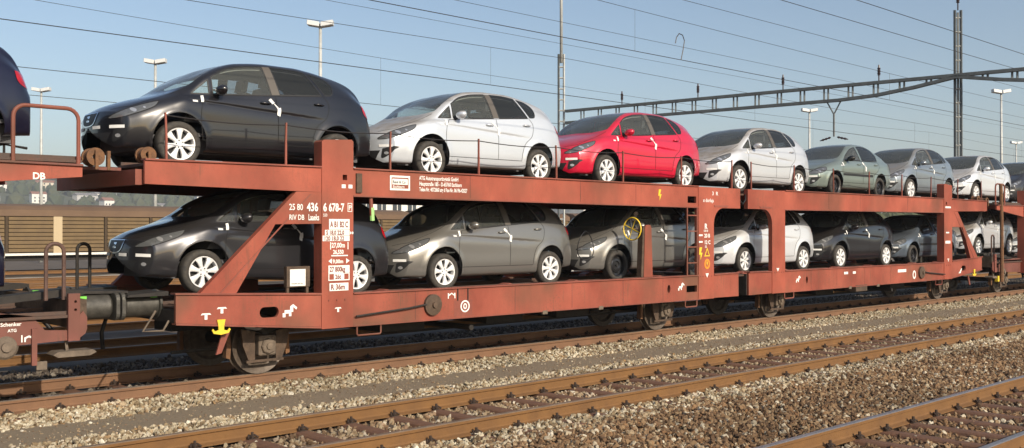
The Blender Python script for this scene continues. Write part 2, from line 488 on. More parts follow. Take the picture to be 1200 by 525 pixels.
stone_stuff('ballast', (2.5, 26, 3.95, 5.32), -.045, 380, .038, BROWN, 67, label='rust brown stones between the rails of the nearest track')
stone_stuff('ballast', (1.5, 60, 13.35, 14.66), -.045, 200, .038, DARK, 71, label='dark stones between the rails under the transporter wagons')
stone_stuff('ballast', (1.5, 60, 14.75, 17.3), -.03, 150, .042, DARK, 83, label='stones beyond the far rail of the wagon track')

# ---- tracks
RAIL = [(-.075, 0), (.075, 0), (.075, .011), (.022, .028), (.010, .045), (.010, .122), (.034, .134), (.036, .164), (.028, .172), (-.028, .172), (-.036, .164), (-.034, .134), (-.010, .122), (-.010, .045), (-.022, .028), (-.075, .011)]


def rail_mesh(name, x0, x1, mside, mtop):
    vs, fs, mi = [], [], []
    xs = np.arange(x0, x1 + .01, 3.0); n = len(RAIL)
    for x in xs: vs += [(x, y, z - .002) for y, z in RAIL]
    for i in range(len(xs) - 1):
        for k in range(n):
            fs.append((i * n + k, i * n + (k + 1) % n, (i + 1) * n + (k + 1) % n, (i + 1) * n + k)); mi.append(1 if k in (7, 8, 9) else 0)
    me = bpy.data.meshes.new(name); me.from_pydata(vs, [], fs)
    me.materials.append(mside); me.materials.append(mtop); me.polygons.foreach_set('material_index', mi)
    bm = bmesh.new(); bm.from_mesh(me); bmesh.ops.recalc_face_normals(bm, faces=bm.faces); bm.to_mesh(me); bm.free()
    return me


def clip_mesh():
    m = MB()
    m.prism([(-.055, 0), (.055, 0), (.05, .018), (-.05, .018)], .052, .115)         # base plate
    m.cyl((0, .088, 0), .017, .018, .085, 'z', 6)                                   # bolt
    m.cyl((0, .088, 0), .028, .03, .052, 'z', 6)
    m.tube([(-.06, .115, .025), (-.035, .07, .050), (0, .052, .030), (.035, .07, .050), (.06, .115, .025)], .011, 6)
    return m.mesh('rail_clip', M_clip)


CLIP = clip_mesh()
SLP = MB()
SLP.prism([(-.13, -.05), (-.10, .008), (-.06, .022), (.06, .022), (.10, .008), (.13, -.05)], -1.25, 1.25)
SLEEPER = SLP.mesh('sleeper', M_sleeper, bevel=0.004)


def track(name, yc, label, x0, x1, xs0, xs1, mside, mtop, clips, zoff=0, sleepers=True):
    root = thing(name, ((x0 + x1) / 2, yc, 0), label, 'railway track', 'railway tracks')
    for sd in (-1, 1):
        me = rail_mesh('rail', x0, x1, mside, mtop)
        o = link('rail', me, root, (-(x0 + x1) / 2, sd * GAUGE, zoff))
    n = 0
    x = xs0
    while x < xs1 and sleepers:
        s_ = link('sleeper', SLEEPER, root, (x - (x0 + x1) / 2, rng.uniform(-.01, .01), -.016 + zoff), (0, 0, rng.uniform(-.01, .01)))
        for (rail, side) in clips:
            if x < xs0 + clips_max * .645:
                c = link('rail_clip', CLIP, s_, (rng.uniform(-.01, .01), rail * GAUGE, .012), (0, 0, 0 if side > 0 else math.pi))
        x += .645
    return root


clips_max = 70
ALLC = ((-1, -1), (-1, 1), (1, -1), (1, 1))
track('railway_track', YA, 'shadowed track of dull rails that carries the loaded red wagons', -60, 120, 2.0, 46, M_railsideA, M_railtopB, ((-1, -1), (-1, 1), (1, -1)))
track('railway_track', YB, 'empty rusty track with red steel sleepers in front of the wagons', -60, 120, 2.2, 46, M_railside, M_railtopB, ALLC)
clips_max = 40
track('railway_track', YC, 'nearest track in the bottom right corner with a worn grey rail top', -60, 120, 2.5, 28, M_railside, M_railtopC, ALLC)
# ------------------------------------------------------------------ car transporter wagons
YN, YF = 12.5, 15.512                      # near and far side planes of the wagons
XC = 18.93                                 # articulation in the middle of the two-part wagon


def text_mesh(s, size, bold=0.012, align='LEFT', name='lettering', m=None, sx=1.0):
    cu = bpy.data.curves.new(name, 'FONT')
    cu.body = s; cu.size = size; cu.align_x = align; cu.offset = bold * size; cu.extrude = 0.0008
    cu.resolution_u = 3
    o = bpy.data.objects.new(name, cu); COL.objects.link(o)
    dg = bpy.context.evaluated_depsgraph_get()
    me = bpy.data.meshes.new_from_object(o.evaluated_get(dg))
    bpy.data.objects.remove(o); bpy.data.curves.remove(cu)
    me.name = name
    for v in me.vertices: v.co.x *= sx
    me.materials.clear(); me.materials.append(m or M_white)
    return me


def letter(parent, s, x, z, size, y=YN - .0035, **kw):
    """writing that stands on the near side, seen from -Y"""
    me = text_mesh(s, size, **kw)
    return link('lettering', me, parent, Vector((x, y, z)) - ORG[parent.name], (R(90), 0, 0))


def plate(parent, name, m, poly, y=YN - .003, t=.002, holes=()):
    return MB().prism(poly, y - t, y, 'y', holes).build(name, m, parent)


def rect(x0, z0, x1, z1):
    return [(x0, z0), (x1, z0), (x1, z1), (x0, z1)]


def frame_mark(parent, x0, z0, x1, z1, w=.008):
    return plate(parent, 'label_frame', M_white, rect(x0, z0, x1, z1), holes=[rect(x0 + w, z0 + w, x1 - w, z1 - w)[::-1]])


def oval(cx, cz, rx, rz, n=16):
    return [(cx + rx * math.cos(2 * math.pi * k / n), cz + rz * math.sin(2 * math.pi * k / n)) for k in range(n)]


def rounded(x0, z0, x1, z1, r, n=4):
    out = []
    for (cx, cz, a) in ((x1 - r, z1 - r, 0), (x0 + r, z1 - r, 90), (x0 + r, z0 + r, 180), (x1 - r, z0 + r, 270)):
        for k in range(n + 1):
            t = R(a + 90 * k / n); out.append((cx + r * math.cos(t), cz + r * math.sin(t)))
    return out


def wheelset(root, x):
    """two rail wheels on an axle, near-side axle box with horn guide and leaf springs"""
    z = RAIL_TOP + .43
    MB().cyl((x, 0, z), .075, YA - .95, YA + .95, 'y', 14).build('axle', M_under, root, smooth=40)
    for sd in (-1, 1):
        w = MB(); yc = YA + sd * GAUGE
        prof = [(.09, -.09), (.12, -.085), (.15, -.03), (.32, -.012), (.36, -.045), (.43, -.065), (.432, .045), (.46, .052), (.455, .075), (.36, .07), (.32, .02), (.15, .02), (.1, .06)]
        w.lathe((x, yc, z), [(r, (-t if sd > 0 else t)) for r, t in prof], 'y', 40)
        w.build('wheel', M_wheelrim, root, smooth=35)
        yo = YA + sd * .98; s = -1 if sd < 0 else 1
        b = MB()
        b.box(x - .14, x + .14, yo - .09, yo + .09, z - .14, z + .15)
        ab = b.build('axle_box', M_castiron, root, bevel=.02)
        c = MB()
        c.lathe((x, yo + s * .09, z), [(.115, 0), (.115, s * .03), (.10, s * .045), (.055, s * .05), (.05, s * .07), (.0005, s * .075)], 'y', 8)
        c.build('axle_cap', M_castiron, ab, smooth=25)
        gm = MB()
        for sx in (-1, 1):
            gm.prism([(x + sx * .17, .98), (x + sx * .40, .98), (x + sx * .36, .62), (x + sx * .27, .40), (x + sx * .17, .40)], yo - .02, yo + .02)
        gm.box(x - .30, x + .30, yo - .016, yo + .016, .365, .40)
        gm.build('horn_guide', M_under if sd > 0 else M_brown, root)
        sp = MB()
        for k in range(6):
            hl = .62 - k * .085
            sp.prism([(x - hl, .90 - k * .016 - .05 + .05), (x, .835 - k * .016), (x + hl, .90 - k * .016), (x + hl, .914 - k * .016), (x, .849 - k * .016), (x - hl, .914 - k * .016)], yo - .05, yo + .05)
        sp.build('leaf_spring', M_under, root)
        bs = MB()
        for sx in (-1, 1):
            bs.prism([(x + sx * .50, z + .20), (x + sx * .455, z + .22), (x + sx * .44, z), (x + sx * .455, z - .18), (x + sx * .52, z - .16)], yc - .05, yc + .05)
        bs.build('brake_block', M_rust, root)


def side_beam(root, name, poly, holes, y, out, m, t=.05, lip=.028, lips=((0, 1),)):
    """plate web with flanges top and bottom standing proud; out = -1 near side, +1 far side"""
    ya, yb = (y, y + t) if out < 0 else (y - t, y)
    b = MB(); b.prism(poly, ya, yb, 'y', [h[::-1] for h in holes])
    return b.build(name, m, root)


def flange(root, x0, z0, x1, z1, y, out, m, t=.022, lip=.030, depth=.12):
    ya, yb = (y - lip, y + depth) if out < 0 else (y - depth, y + lip)
    MB().prism([(x0, z0 - t), (x1, z1 - t), (x1, z1), (x0, z0)], ya, yb).build('flange', m, root)


def stanchions(root, xs, z, h=.60, y=None):
    y = YN + .055
    for x in xs:
        b = MB()
        dx = rng.uniform(-.015, .015)
        b.box(x - .014, x + .014, y - .014, y + .014, z - .08, z + h * .5)
        b.prism([(x - .013, z + h * .5), (x + .013, z + h * .5), (x + dx + .012, z + h), (x + dx - .012, z + h)], y - .012, y + .012)
        b.build('stanchion', M_redd, root)
    for a, c in zip(xs[:-1], xs[1:]):
        pts = []
        for k in range(9):
            t = k / 8
            pts.append((a + (c - a) * t, y - .004, z + h - .035 - .035 * math.sin(math.pi * t)))
        MB().tube(pts, .0085, 5).build('safety_cable', M_cable, root)


def hoop(root, x0, x1, y, z0, z1, r=.025, rc=.14, m=None):
    pts = [(x0, y, z0)]
    for k in range(6):
        a = math.pi - k / 5 * math.pi / 2; pts.append((x0 + rc + rc * math.cos(a), y, z1 - rc + rc * math.sin(a)))
    for k in range(6):
        a = math.pi / 2 - k / 5 * math.pi / 2; pts.append((x1 - rc + rc * math.cos(a), y, z1 - rc + rc * math.sin(a)))
    pts.append((x1, y, z0))
    return MB().tube(pts, r, 8).build('hand_rail', m or M_redd, root, smooth=40)


def deck(root, x0, x1, z, part, m, low):
    """floor: two wheel troughs with raised edges, centre plate, cross-members below"""
    for nm, ya, yb in (('wheel_trough', YN + .06, YN + 1.02), ('wheel_trough', YF - 1.02, YF - .06)):
        b = MB(); b.box(x0, x1, ya, yb, z - .035, z)
        t = b.build(nm, m, root)
        r = MB()
        for yy in (ya + .04, yb - .10): r.box(x0, x1, yy, yy + .03, z + .001, z + .045)
        for k in range(int((x1 - x0) / .42)):
            xx = x0 + .2 + k * .42
            r.box(xx, xx + .03, ya + .12, yb - .12, z + .001, z + .010)
        tag(r.build('tread_bar', m, t), kind='stuff')
    MB().box(x0, x1, YN + 1.022, YF - 1.022, z - .06, z - .022).build('floor_plate', m, root)
    k = 0
    x = x0 + .3
    while x < x1 - .2:
        b = MB()
        if low: b.box(x, x + .08, YN + .12, YF - .12, z - .20, z - .062)
        else: b.box(x, x + .08, YN + .08, YF - .08, z - .17, z - .062)
        b.build('cross_member', M_under if low else M_redd, root)
        x += 1.25
    if low:
        MB().box(x0 + .4, x1 - .2, YA - .28, YA + .28, z - .42, z - .062).build('centre_sill', M_under, root)


def chock(root, x, y, z):
    b = MB()
    b.prism([(x - .16, z), (x + .16, z), (x + .12, z + .05), (x + .02, z + .09), (x - .12, z + .06)], y - .11, y + .11)
    b.build('wheel_chock', M_redd, root, bevel=.008)


def buffer(root, xb, xf, y, z):
    """buffer from its base plate at xb to the head at xf"""
    s = 1 if xf > xb else -1
    L_ = abs(xf - xb)
    b = MB()
    b.lathe((xb, y, z), [(.0005, 0), (.20, 0), (.20, s * .03), (.165, s * .04), (.165, s * (L_ - .10)), (.15, s * (L_ - .08)), (.12, s * (L_ - .06)), (.0005, s * (L_ - .06))], 'x', 28)
    o = b.build('buffer', M_buffer, root, smooth=35)
    h = MB(); pl = rounded(y - .225, z - .18, y + .225, z + .18, .09)
    h.prism(pl, xf - s * .06, xf - s * .006, 'x')
    h.build('buffer_head', M_buffer, o, bevel=.008)
    MB().box(xb + .05 * s, xb + .14 * s, y - .135, y - .075, z + .085, z + .150).build('paint_mark', M_lime, o)


def unit(mir, label):
    """one half of the two-part wagon; built for the left half, mirrored about the articulation for the right"""
    fx = (lambda x: 2 * XC - x) if mir else (lambda x: x)
    MX = lambda poly: [(fx(x), z) for x, z in poly]
    root = thing('car_transporter_wagon', (fx(12.2), YA, RAIL_TOP), label, 'wagon', 'car transporter wagons of the train')
    xe = 18.78
    for out, y in ((-1, YN), (1, YF)):
        near = out < 0
        # lower sill in three lengths: raised end, middle, piece by the articulation
        h_end = [rounded(7.02, 1.05, 7.32, 1.20, .07)] if near else []
        side_beam(root, 'end_sill_plate', MX([(5.80, 1.055), (8.02, .865), (8.02, 1.335), (5.80, 1.43)]), [MX(h) for h in h_end], y, out, M_redl)
        flange(root, fx(5.78), 1.452, fx(8.015), 1.357, y, out, M_redd)
        flange(root, fx(5.80), 1.053, fx(8.015), .863, y, out, M_redd, lip=.012)
        hm = ([MX(oval(16.25, 1.08, .05, .085))] + ([] if mir else [MX(rect(16.84, .985, 17.20, 1.12))])) if near else []
        side_beam(root, 'side_sill', MX([(8.57, .85), (17.24, .838), (17.24, 1.315), (8.57, 1.318)]), hm, y, out, M_redl)
        flange(root, fx(8.575), 1.34, fx(17.235), 1.337, y, out, M_redd)
        flange(root, fx(8.575), .85, fx(17.235), .838, y, out, M_redd, lip=.014)
        side_beam(root, 'side_sill', MX([(17.79, .83), (xe - .05, .825), (xe - .05, 1.325), (17.79, 1.315)]), [], y, out, M_redl)
        flange(root, fx(17.795), 1.337, fx(xe - .05), 1.347, y, out, M_redd)
        MB().box(fx(xe - .049), fx(xe - .02), YN + .05 if near else YF - .5, YN + .5 if near else YF - .05, .83, 1.3).build('end_plate', M_under, root)
        # upper sill
        side_beam(root, 'upper_sill', MX([(5.38, 2.87), (8.02, 2.83), (8.02, 3.19), (5.38, 3.175)]), [], y, out, M_red)
        side_beam(root, 'upper_sill', MX([(8.57, 2.80), (17.24, 2.762), (17.24, 3.185), (8.57, 3.19)]), [MX(rect(16.88, 2.84, 17.18, 2.98))] if near and not mir else [], y, out, M_red)
        flange(root, fx(5.38), 3.197, fx(8.015), 3.212, y, out, M_redd)
        flange(root, fx(8.575), 3.212, fx(17.235), 3.207, y, out, M_redd)
        flange(root, fx(8.575), 2.80, fx(17.235), 2.762, y, out, M_redd, lip=.012)
        # end post, inclined brace with gusset
        ya, yb = (y - .014, y + .20) if near else (y - .20, y + .014)
        hp = [MX(rect(8.38, 3.02, 8.46, 3.10))] if near else []
        b = MB(); b.prism(MX([(8.02, .83), (8.57, .83), (8.57, 3.60), (8.54, 3.63), (8.05, 3.60), (8.02, 3.57)]), ya, yb, 'y', [h[::-1] for h in hp])
        post = b.build('end_post', M_red, root)
        if near:
            MB().box(fx(8.36), fx(8.48), y + .10, y + .13, 3.0, 3.12).build('post_recess', M_black, post)
            for k in range(3): MB().cyl((fx(8.14 + .14 * k), y - .014, 1.245), .014, -.010, 0, 'y', 8).build('bolt', M_redd, post)
        yb2 = y + .10 if near else y - .10
        b = MB(); b.prism(MX([(6.10, 1.40), (6.64, 1.378), (7.26, 2.36), (8.018, 2.37), (8.018, 2.829), (7.60, 2.829)]), (y - .006 if near else y + .006), yb2)
        br = b.build('inclined_brace', M_red, root)
        if near:
            MB().prism(MX([(6.40, 1.42), (6.43, 1.42), (7.85, 2.80), (7.82, 2.80)]), y - .012, y - .0062).build('weld_seam', M_redd, br)
        # middle post with rounded gusset
        b = MB()
        gus = [(17.24, .82), (17.79, .82), (17.79, 2.40)]
        for k in range(9):
            a = math.pi - k / 8 * math.pi / 2
            gus.append((17.79 + .35 + .35 * math.cos(a), 2.40 + .35 * math.sin(a)))
        gus += [(xe, 2.75), (xe, 3.185), (17.24, 3.185)]
        b.prism(MX(gus), (y - .012 if near else y - .09), (y + .09 if near else y + .012))
        mp = b.build('middle_post', M_red, root)
        if near:
            MB().prism(MX([(17.80, 2.77), (xe - .5, 2.77), (xe - .45, 2.81), (17.8, 2.81)]), y - .022, y - .0122).build('stiffener', M_redd, mp)
            for k in range(5): MB().cyl((fx(17.30 + .1 * k), y - .012, 1.30), .012, -.008, 0, 'y', 8).build('bolt', M_redd, mp)
    # decks
    deck(root, *sorted((fx(5.9), fx(18.7))), 1.243, 'lower', M_deck, True)
    deck(root, *sorted((fx(5.45), fx(18.7))), 3.150, 'upper', M_deck, False)
    for x in (9.75, 11.93, 13.37, 14.81, 16.05):
        MB().box(fx(x), fx(x + .012), YN - .0025, YN, .86, 1.31).build('weld_seam', M_redo, root)
    for x in (10.9, 13.6, 15.2):
        MB().box(fx(x), fx(x + .010), YN - .0025, YN, 2.80, 3.185).build('weld_seam', M_redo, root)
    for x in (12.6, 14.1):
        MB().box(fx(x), fx(x + .12), YN - .02, YN + .02, .78, .845).build('lug', M_castiron, root)
    # headstock, end structure
    MB().box(fx(5.80), fx(6.0), YN + .06, YF - .06, 1.06, 1.22).build('headstock', M_under, root)
    for y in (YA - .875, YA + .875):
        buffer(root, fx(5.82), fx(5.255), y, 1.28)
    for ya_ in (YN + .35, YF - .95):
        b = MB(); b.prism(MX([(5.30, 1.40), (5.86, 1.40), (5.86, 1.46), (5.32, 1.43)]), ya_, ya_ + .60)
        b.build('loading_bridge_plate', M_under, root)
    b = MB(); b.tube([(fx(5.62), YA - 1.30, 1.22), (fx(5.45), YA - 1.30, .96), (fx(5.72), YA - 1.30, .95), (fx(5.80), YA - 1.30, 1.08)], .016, 6)
    b.build('shunter_step', M_castiron, root)
    MB().tube([(fx(5.8), YA, 1.2), (fx(5.5), YA, 1.1), (fx(5.42), YA, .85), (fx(5.44), YA, .62)], .03, 8).build('brake_hose', M_black, root, smooth=True)
    MB().prism(MX([(5.28, 1.05), (5.8, 1.05), (5.8, 1.22), (5.4, 1.18)]), YA - .06, YA + .06).build('draw_hook', M_castiron, root)
    # running gear
    for x in (7.40, 16.73): wheelset(root, fx(x))
    # brackets and gear under the sills
    for x in (9.6, 11.9, 13.7):
        MB().box(fx(x), fx(x + .9), YA - .8, YA + .6, .62, .86).build('underfloor_box', M_under, root)
    MB().cyl((fx(11.2), 0, .62), .05, YA - 1.2, YA + 1.2, 'y', 10).build('brake_shaft', M_under, root)
    MB().tube([(fx(6.2), YA - .5, .55), (fx(17.8), YA - .5, .58)], .025, 6).build('brake_rod', M_under, root)
    # step loops
    for (a, c, z0, z1) in ((8.66, 9.10, .845, .69), (16.82, 17.22, .83, .68)):
        p = MB().tube([(fx(a), YN + .02, z0), (fx(a), YN + .02, z1 + .02), (fx(a + .02), YN + .02, z1), (fx(c - .02), YN + .02, z1), (fx(c), YN + .02, z1 + .02), (fx(c), YN + .02, z0)], .014, 6)
        p.build('step_loop', M_redd, root, smooth=40)
    # ladder by the middle post
    ld = MB()
    for x in (16.86, 17.20): ld.box(fx(x), fx(x + .03), YN + .0, YN + .03, 1.34, 2.76)
    lad = None if mir else ld.build('ladder_rails', M_redd, root)
    for k in range(0 if mir else 4):
        MB().box(fx(16.89), fx(17.20), YN + .005, YN + .028, 1.58 + k * .33, 1.605 + k * .33).build('rung', M_redd, lad)
    # release gear: round cover with a long lever
    cv = MB(); cv.lathe((fx(10.09), YN, 1.08), [(.17, .0), (.17, -.05), (.13, -.065), (.05, -.07), (.045, -.10), (.0005, -.10)], 'y', 24)
    cover = cv.build('release_cover', M_brown, root, smooth=35)
    lv = MB(); lv.tube([(fx(10.0), YN - .045, 1.10), (fx(9.6), YN - .05, 1.055), (fx(8.60), YN - .05, .985)], .016, 6)
    lv.build('release_lever', M_under, root)
    # tow hook, yellow
    hk = MB()
    hk.prism(MX([(6.37, 1.07), (6.49, 1.07), (6.47, .97), (6.47, .93), (6.52, .915), (6.55, .95), (6.565, .93), (6.54, .885), (6.43, .865), (6.32, .885), (6.295, .93), (6.31, .95), (6.34, .915), (6.39, .93), (6.39, .97)]), YN - .03, YN - .012)
    hk.build('tow_hook', M_yellow, root)
    pd = MB(); pd.prism(MX([(6.50, .84), (6.62, .88), (6.50, .60), (6.42, .58)]), YN + .10, YN + .13)
    pd.build('hinge_plate', M_redd, root)
    stanchions(root, [fx(x) for x in (5.69, 7.46, 9.30, 11.14, 13.02, 14.88, 16.74, 18.55)], 3.21)
    for y in (YN + .52, YF - .52):
        for x in (7.9, 9.5, 12.2, 13.95, 16.5, 18.2): chock(root, fx(x), y, 1.245)
    # drums of the folding deck end
    for x in (5.52,):
        dr = MB(); dr.lathe((fx(x), YN + .30, 3.26), [(.04, -.10), (.105, -.10), (.105, -.07), (.085, -.07), (.085, .07), (.105, .07), (.105, .10), (.04, .10)], 'y', 22)
        dr.build('winch_drum', M_rust, root, smooth=35)
        MB().box(fx(x - .02), fx(x + .02), YN + .16, YN + .19, 3.15, 3.30).build('drum_bracket', M_rust, root)
    MB().box(fx(5.30), fx(5.40), YN + .10, YF - .10, 2.86, 3.06).build('deck_end_beam', M_redd, root)
    return root, fx


U1, f1 = unit(False, 'near half of the red two-deck car transporter, with number plate and yellow hook')
U2, f2 = unit(True, 'far half of the red two-deck car transporter, right of the middle joint')

# articulation between the two halves
b = MB(); b.box(XC - .14, XC + .14, YA - .5, YA + .5, .75, 1.15); b.build('coupling_joint', M_under, U1)
for zz in (1.30, 3.10):
    MB().box(XC - .16, XC + .16, YN + .10, YF - .10, zz - .05, zz - .012).build('bridge_plate', M_deck, U1)
pts = [(18.70, YN + .08, 3.15), (18.80, YN + .03, 2.95), (18.93, YN + .02, 2.85), (19.05, YN + .03, 2.95), (19.12, YN + .08, 3.15)]
MB().tube(pts, .016, 6).build('hose', M_black, U1, smooth=True)

# hand brake stand with yellow wheel
st = MB(); st.prism([(15.49, 1.34), (15.558, 1.34), (15.595, 2.32), (15.57, 2.36), (15.54, 2.30)], YN + .10, YN + .22)
st.build('brake_stand_side', M_brown, U1)
st = MB(); st.prism([(15.56, 1.34), (15.84, 1.34), (15.80, 2.32), (15.76, 2.38), (15.64, 2.38), (15.60, 2.32)], YN + .09, YN + .13)
st.build('brake_stand', M_red, U1)
hw = MB()
hc = (15.36, YN + .22, 2.30)
hw.lathe(hc, [(.222, -.014), (.236, 0), (.222, .014), (.208, 0), (.222, -.014)], 'x', 28)
wh = hw.build('hand_wheel', M_yellow, U1, smooth=True)
for k in range(4):
    a = k * math.pi / 2 + .4
    MB().tube([hc, (hc[0], hc[1] + .222 * math.cos(a), hc[2] + .222 * math.sin(a))], .009, 6).build('spoke', M_yellow, wh)
MB().cyl(hc, .02, 0, .16, 'x', 8).build('spindle', M_brown, wh)
# route card holder
cb = MB(); cb.box(7.46, 7.84, YN + .02, YN + .10, 1.46, 1.755)
card = cb.build('card_holder', M_brown, U1)
for x in (7.47, 7.79): MB().box(x, x + .04, YN + .04, YN + .08, 1.345, 1.459).build('holder_leg', M_brown, card)
plate(U1, 'route_card', M_white, rect(7.51, 1.475, 7.765, 1.715), y=YN + .018)
letter(U1, 'WAGEN-ZETTEL', 7.53, 1.50, .026, y=YN + .0145, m=M_black)

# ---- writing on the near half
yp = YN - .0175                           # face of the end post
letter(U1, '25 80', 7.475, 2.565, .125, y=YN - .0145, sx=.80)
letter(U1, '436', 7.768, 2.555, .165, y=YN - .0145, sx=.76, bold=.03)
letter(U1, '6', 8.04, 2.555, .165, y=yp, sx=.76, bold=.03)
letter(U1, '678-7', 8.135, 2.555, .165, y=yp, sx=.70, bold=.03)
frame_mark_y = yp
plate(U1, 'label_frame', M_white, rect(8.465, 2.55, 8.545, 2.68), y=yp, holes=[rect(8.475, 2.56, 8.535, 2.67)[::-1]])
letter(U1, 'P', 8.482, 2.578, .10, y=yp)
letter(U1, 'RIV DB', 7.475, 2.425, .105, y=YN - .0145, sx=.78)
letter(U1, 'Laaeks', 7.79, 2.42, .125, y=YN - .0145, sx=.55, bold=.02)
letter(U1, '553', 8.04, 2.475, .06, y=yp, sx=.8)
# load limit table: white panels with red figures
M_fig = mat('red_figures', (0.20, 0.05, 0.035), 0.7)


def panel_text(x0, z0, x1, z1, txt, size, cells=0, **kw):
    plate(U1, 'label_panel', M_white, rect(x0, z0, x1, z1), y=yp)
    letter(U1, txt, x0 + .02, z0 + (z1 - z0 - size * .70) / 2, size, y=yp - .004, m=M_fig, bold=.03, **kw)


panel_text(8.14, 2.285, 8.50, 2.44, 'A B1 B2 C', .12, sx=.60)
panel_text(8.07, 2.20, 8.50, 2.28, 'S 18,0 22,0', .088, sx=.80)
panel_text(8.03, 2.115, 8.50, 2.195, '120 18,0 22', .088, sx=.84)
for k in range(2): plate(U1, 'star_mark', M_white, oval(8.52 + k * .035, 2.235, .014, .022, 6), y=yp)
plate(U1, 'length_bar', M_white, rect(8.16, 1.99, 8.175, 2.10), y=yp); plate(U1, 'length_bar', M_white, rect(8.465, 1.99, 8.48, 2.10), y=yp)
letter(U1, '27,00m', 8.185, 2.02, .098, y=yp, sx=.80, bold=.03)
letter(U1, '26,550', 8.21, 1.925, .085, y=yp, sx=.80, bold=.03)
plate(U1, 'length_bar', M_white, rect(8.18, 1.89, 8.47, 1.908), y=yp)
plate(U1, 'arrow_mark', M_white, [(8.13, 1.82), (8.19, 1.86), (8.19, 1.78)], y=yp)
plate(U1, 'arrow_mark', M_white, [(8.50, 1.82), (8.44, 1.78), (8.44, 1.86)], y=yp)
letter(U1, '9,00m', 8.205, 1.788, .078, y=yp, sx=.95, bold=.03)
panel_text(8.13, 1.645, 8.50, 1.755, '27 800kg', .105, sx=.70)
plate(U1, 'label_panel', M_white, rect(8.13, 1.53, 8.50, 1.642), y=yp, holes=[rect(8.145, 1.545, 8.225, 1.63)[::-1], rect(8.405, 1.545, 8.485, 1.63)[::-1]])
letter(U1, '26t', 8.245, 1.555, .095, y=yp - .004, m=M_fig, sx=.80, bold=.03)
panel_text(8.15, 1.38, 8.48, 1.495, 'R 36m', .11, sx=.85)
for k in range(2): plate(U1, 'post_mark', M_white, rect(8.36 + k * .12, 2.90, 8.43 + k * .12, 2.955), y=yp)
MB().box(8.62, 8.72, YN - .03, YN - .001, 2.84, 3.13).build('post_bracket', M_brown, U1)
tr_ = MB(); tr_.tube([(8.93, YN + .05, 2.80), (8.95, YN + .05, 2.50)], .03, 8); tr_.build('marker_rod', M_redd, U1)
MB().tube([(8.952, YN + .05, 2.62), (8.962, YN + .05, 2.42)], .036, 8).build('marker_sleeve', mat('pale_green', (.35, .62, .22), .6), U1)
cl = MB(); cl.tube([(14.02 + .22 * math.cos(a), YN + .25 + .03 * math.sin(2 * a), 1.98 + .27 * math.sin(a)) for a in np.linspace(0, 2 * math.pi, 24, endpoint=False)], .010, 6, closed=True)
cl.build('cable_loop', M_black, U1, smooth=True)


def anchor_mark(root, x, z, y=YN - .0035, s=1.0):
    plate(root, 'jacking_mark', M_white, [(x - .075 * s, z + .03 * s), (x - .055 * s, z + .055 * s), (x + .055 * s, z + .055 * s), (x + .075 * s, z + .03 * s), (x + .02 * s, z + .035 * s), (x + .02 * s, z - .03 * s), (x - .02 * s, z - .03 * s), (x - .02 * s, z + .035 * s)], y=y)


anchor_mark(U1, 6.22, 1.11); anchor_mark(U1, 6.45, 1.18); anchor_mark(U1, 8.30, 1.09, y=yp, s=.8)
# rope-hook sign: bent arrow outline
def tow_mark(root, x, z, s=1.0):
    plate(root, 'tow_mark', M_white, [(x, z - .05 * s), (x + .045 * s, z - .05 * s), (x + .045 * s, z), (x + .10 * s, z), (x + .10 * s, z - .04 * s), (x + .14 * s, z - .04 * s), (x + .14 * s, z + .02 * s), (x + .17 * s, z + .02 * s), (x + .17 * s, z + .09 * s), (x + .22 * s, z + .05 * s), (x + .235 * s, z + .08 * s), (x + .17 * s, z + .13 * s), (x + .12 * s, z + .10 * s), (x + .12 * s, z + .05 * s), (x + .03 * s, z + .05 * s), (x + .03 * s, z + .01 * s), (x, z + .01 * s)])
tow_mark(U1, 7.38, 1.09); tow_mark(U1, 16.55, 1.08, .9)
plate(U1, 'corner_mark', M_white, [(10.42, 1.16), (10.44, 1.16), (10.44, 1.20), (10.50, 1.235), (10.56, 1.20), (10.56, 1.16), (10.58, 1.16), (10.58, 1.25), (10.555, 1.25), (10.555, 1.225), (10.50, 1.255), (10.445, 1.225), (10.445, 1.25), (10.42, 1.25)])
plate(U1, 'round_sign', M_white, oval(10.79, 1.02, .10, .10, 20), holes=[oval(10.79, 1.02, .075, .075, 20)[::-1]])
plate(U1, 'round_sign', M_white, oval(10.79, 1.02, .04, .05, 14), holes=[oval(10.79, 1.02, .018, .028, 12)[::-1]])
MB().box(10.62, 10.64, YN - .012, YN, 1.12, 1.318).build('joint_strip', M_under, U1)
MB().box(10.84, 10.86, YN - .012, YN, 1.12, 1.318).build('joint_strip', M_under, U1)
plate(U1, 'patch_plate', M_redd, rect(10.55, .86, 10.95, 1.125), y=YN - .0005, t=.002)
# owner plate and address on the upper sill
plate(U1, 'owner_frame', M_white, rect(9.255, 2.895, 9.645, 3.125), holes=[rect(9.285, 2.925, 9.615, 3.095)[::-1]])
plate(U1, 'owner_panel', M_white, rect(9.30, 2.985, 9.60, 3.075))
letter(U1, 'Raul & Co', 9.31, 3.005, .062, y=YN - .0075, m=M_black, sx=.95)
letter(U1, 'Eschborn', 9.31, 2.935, .055, sx=1.1)
letter(U1, 'ATG Autotransportlogistik GmbH', 9.83, 3.075, .088, sx=.66, bold=.02)
letter(U1, 'Hauptstraße 185 - D-65760 Eschborn', 9.83, 2.985, .088, sx=.66, bold=.02)
letter(U1, 'Telex-Nr. 4072860 atg d Fax-Nr. 06196-42027', 9.83, 2.895, .088, sx=.60, bold=.02)
# middle post marks
ym = YN - .0155
letter(U1, 'R', 17.45, 2.30, .16, y=ym, bold=.03); letter(U1, 'DB 00', 17.42, 2.24, .06, y=ym)
for z, s in ((2.12, '20 B'), (1.98, '12 C')):
    plate(U1, 'post_mark', M_white, rect(17.25, z + .03, 17.38, z + .065), y=ym)
    letter(U1, s, 17.44, z, .11, y=ym, bold=.03)
letter(U1, '55', 17.46, 1.90, .07, y=ym)


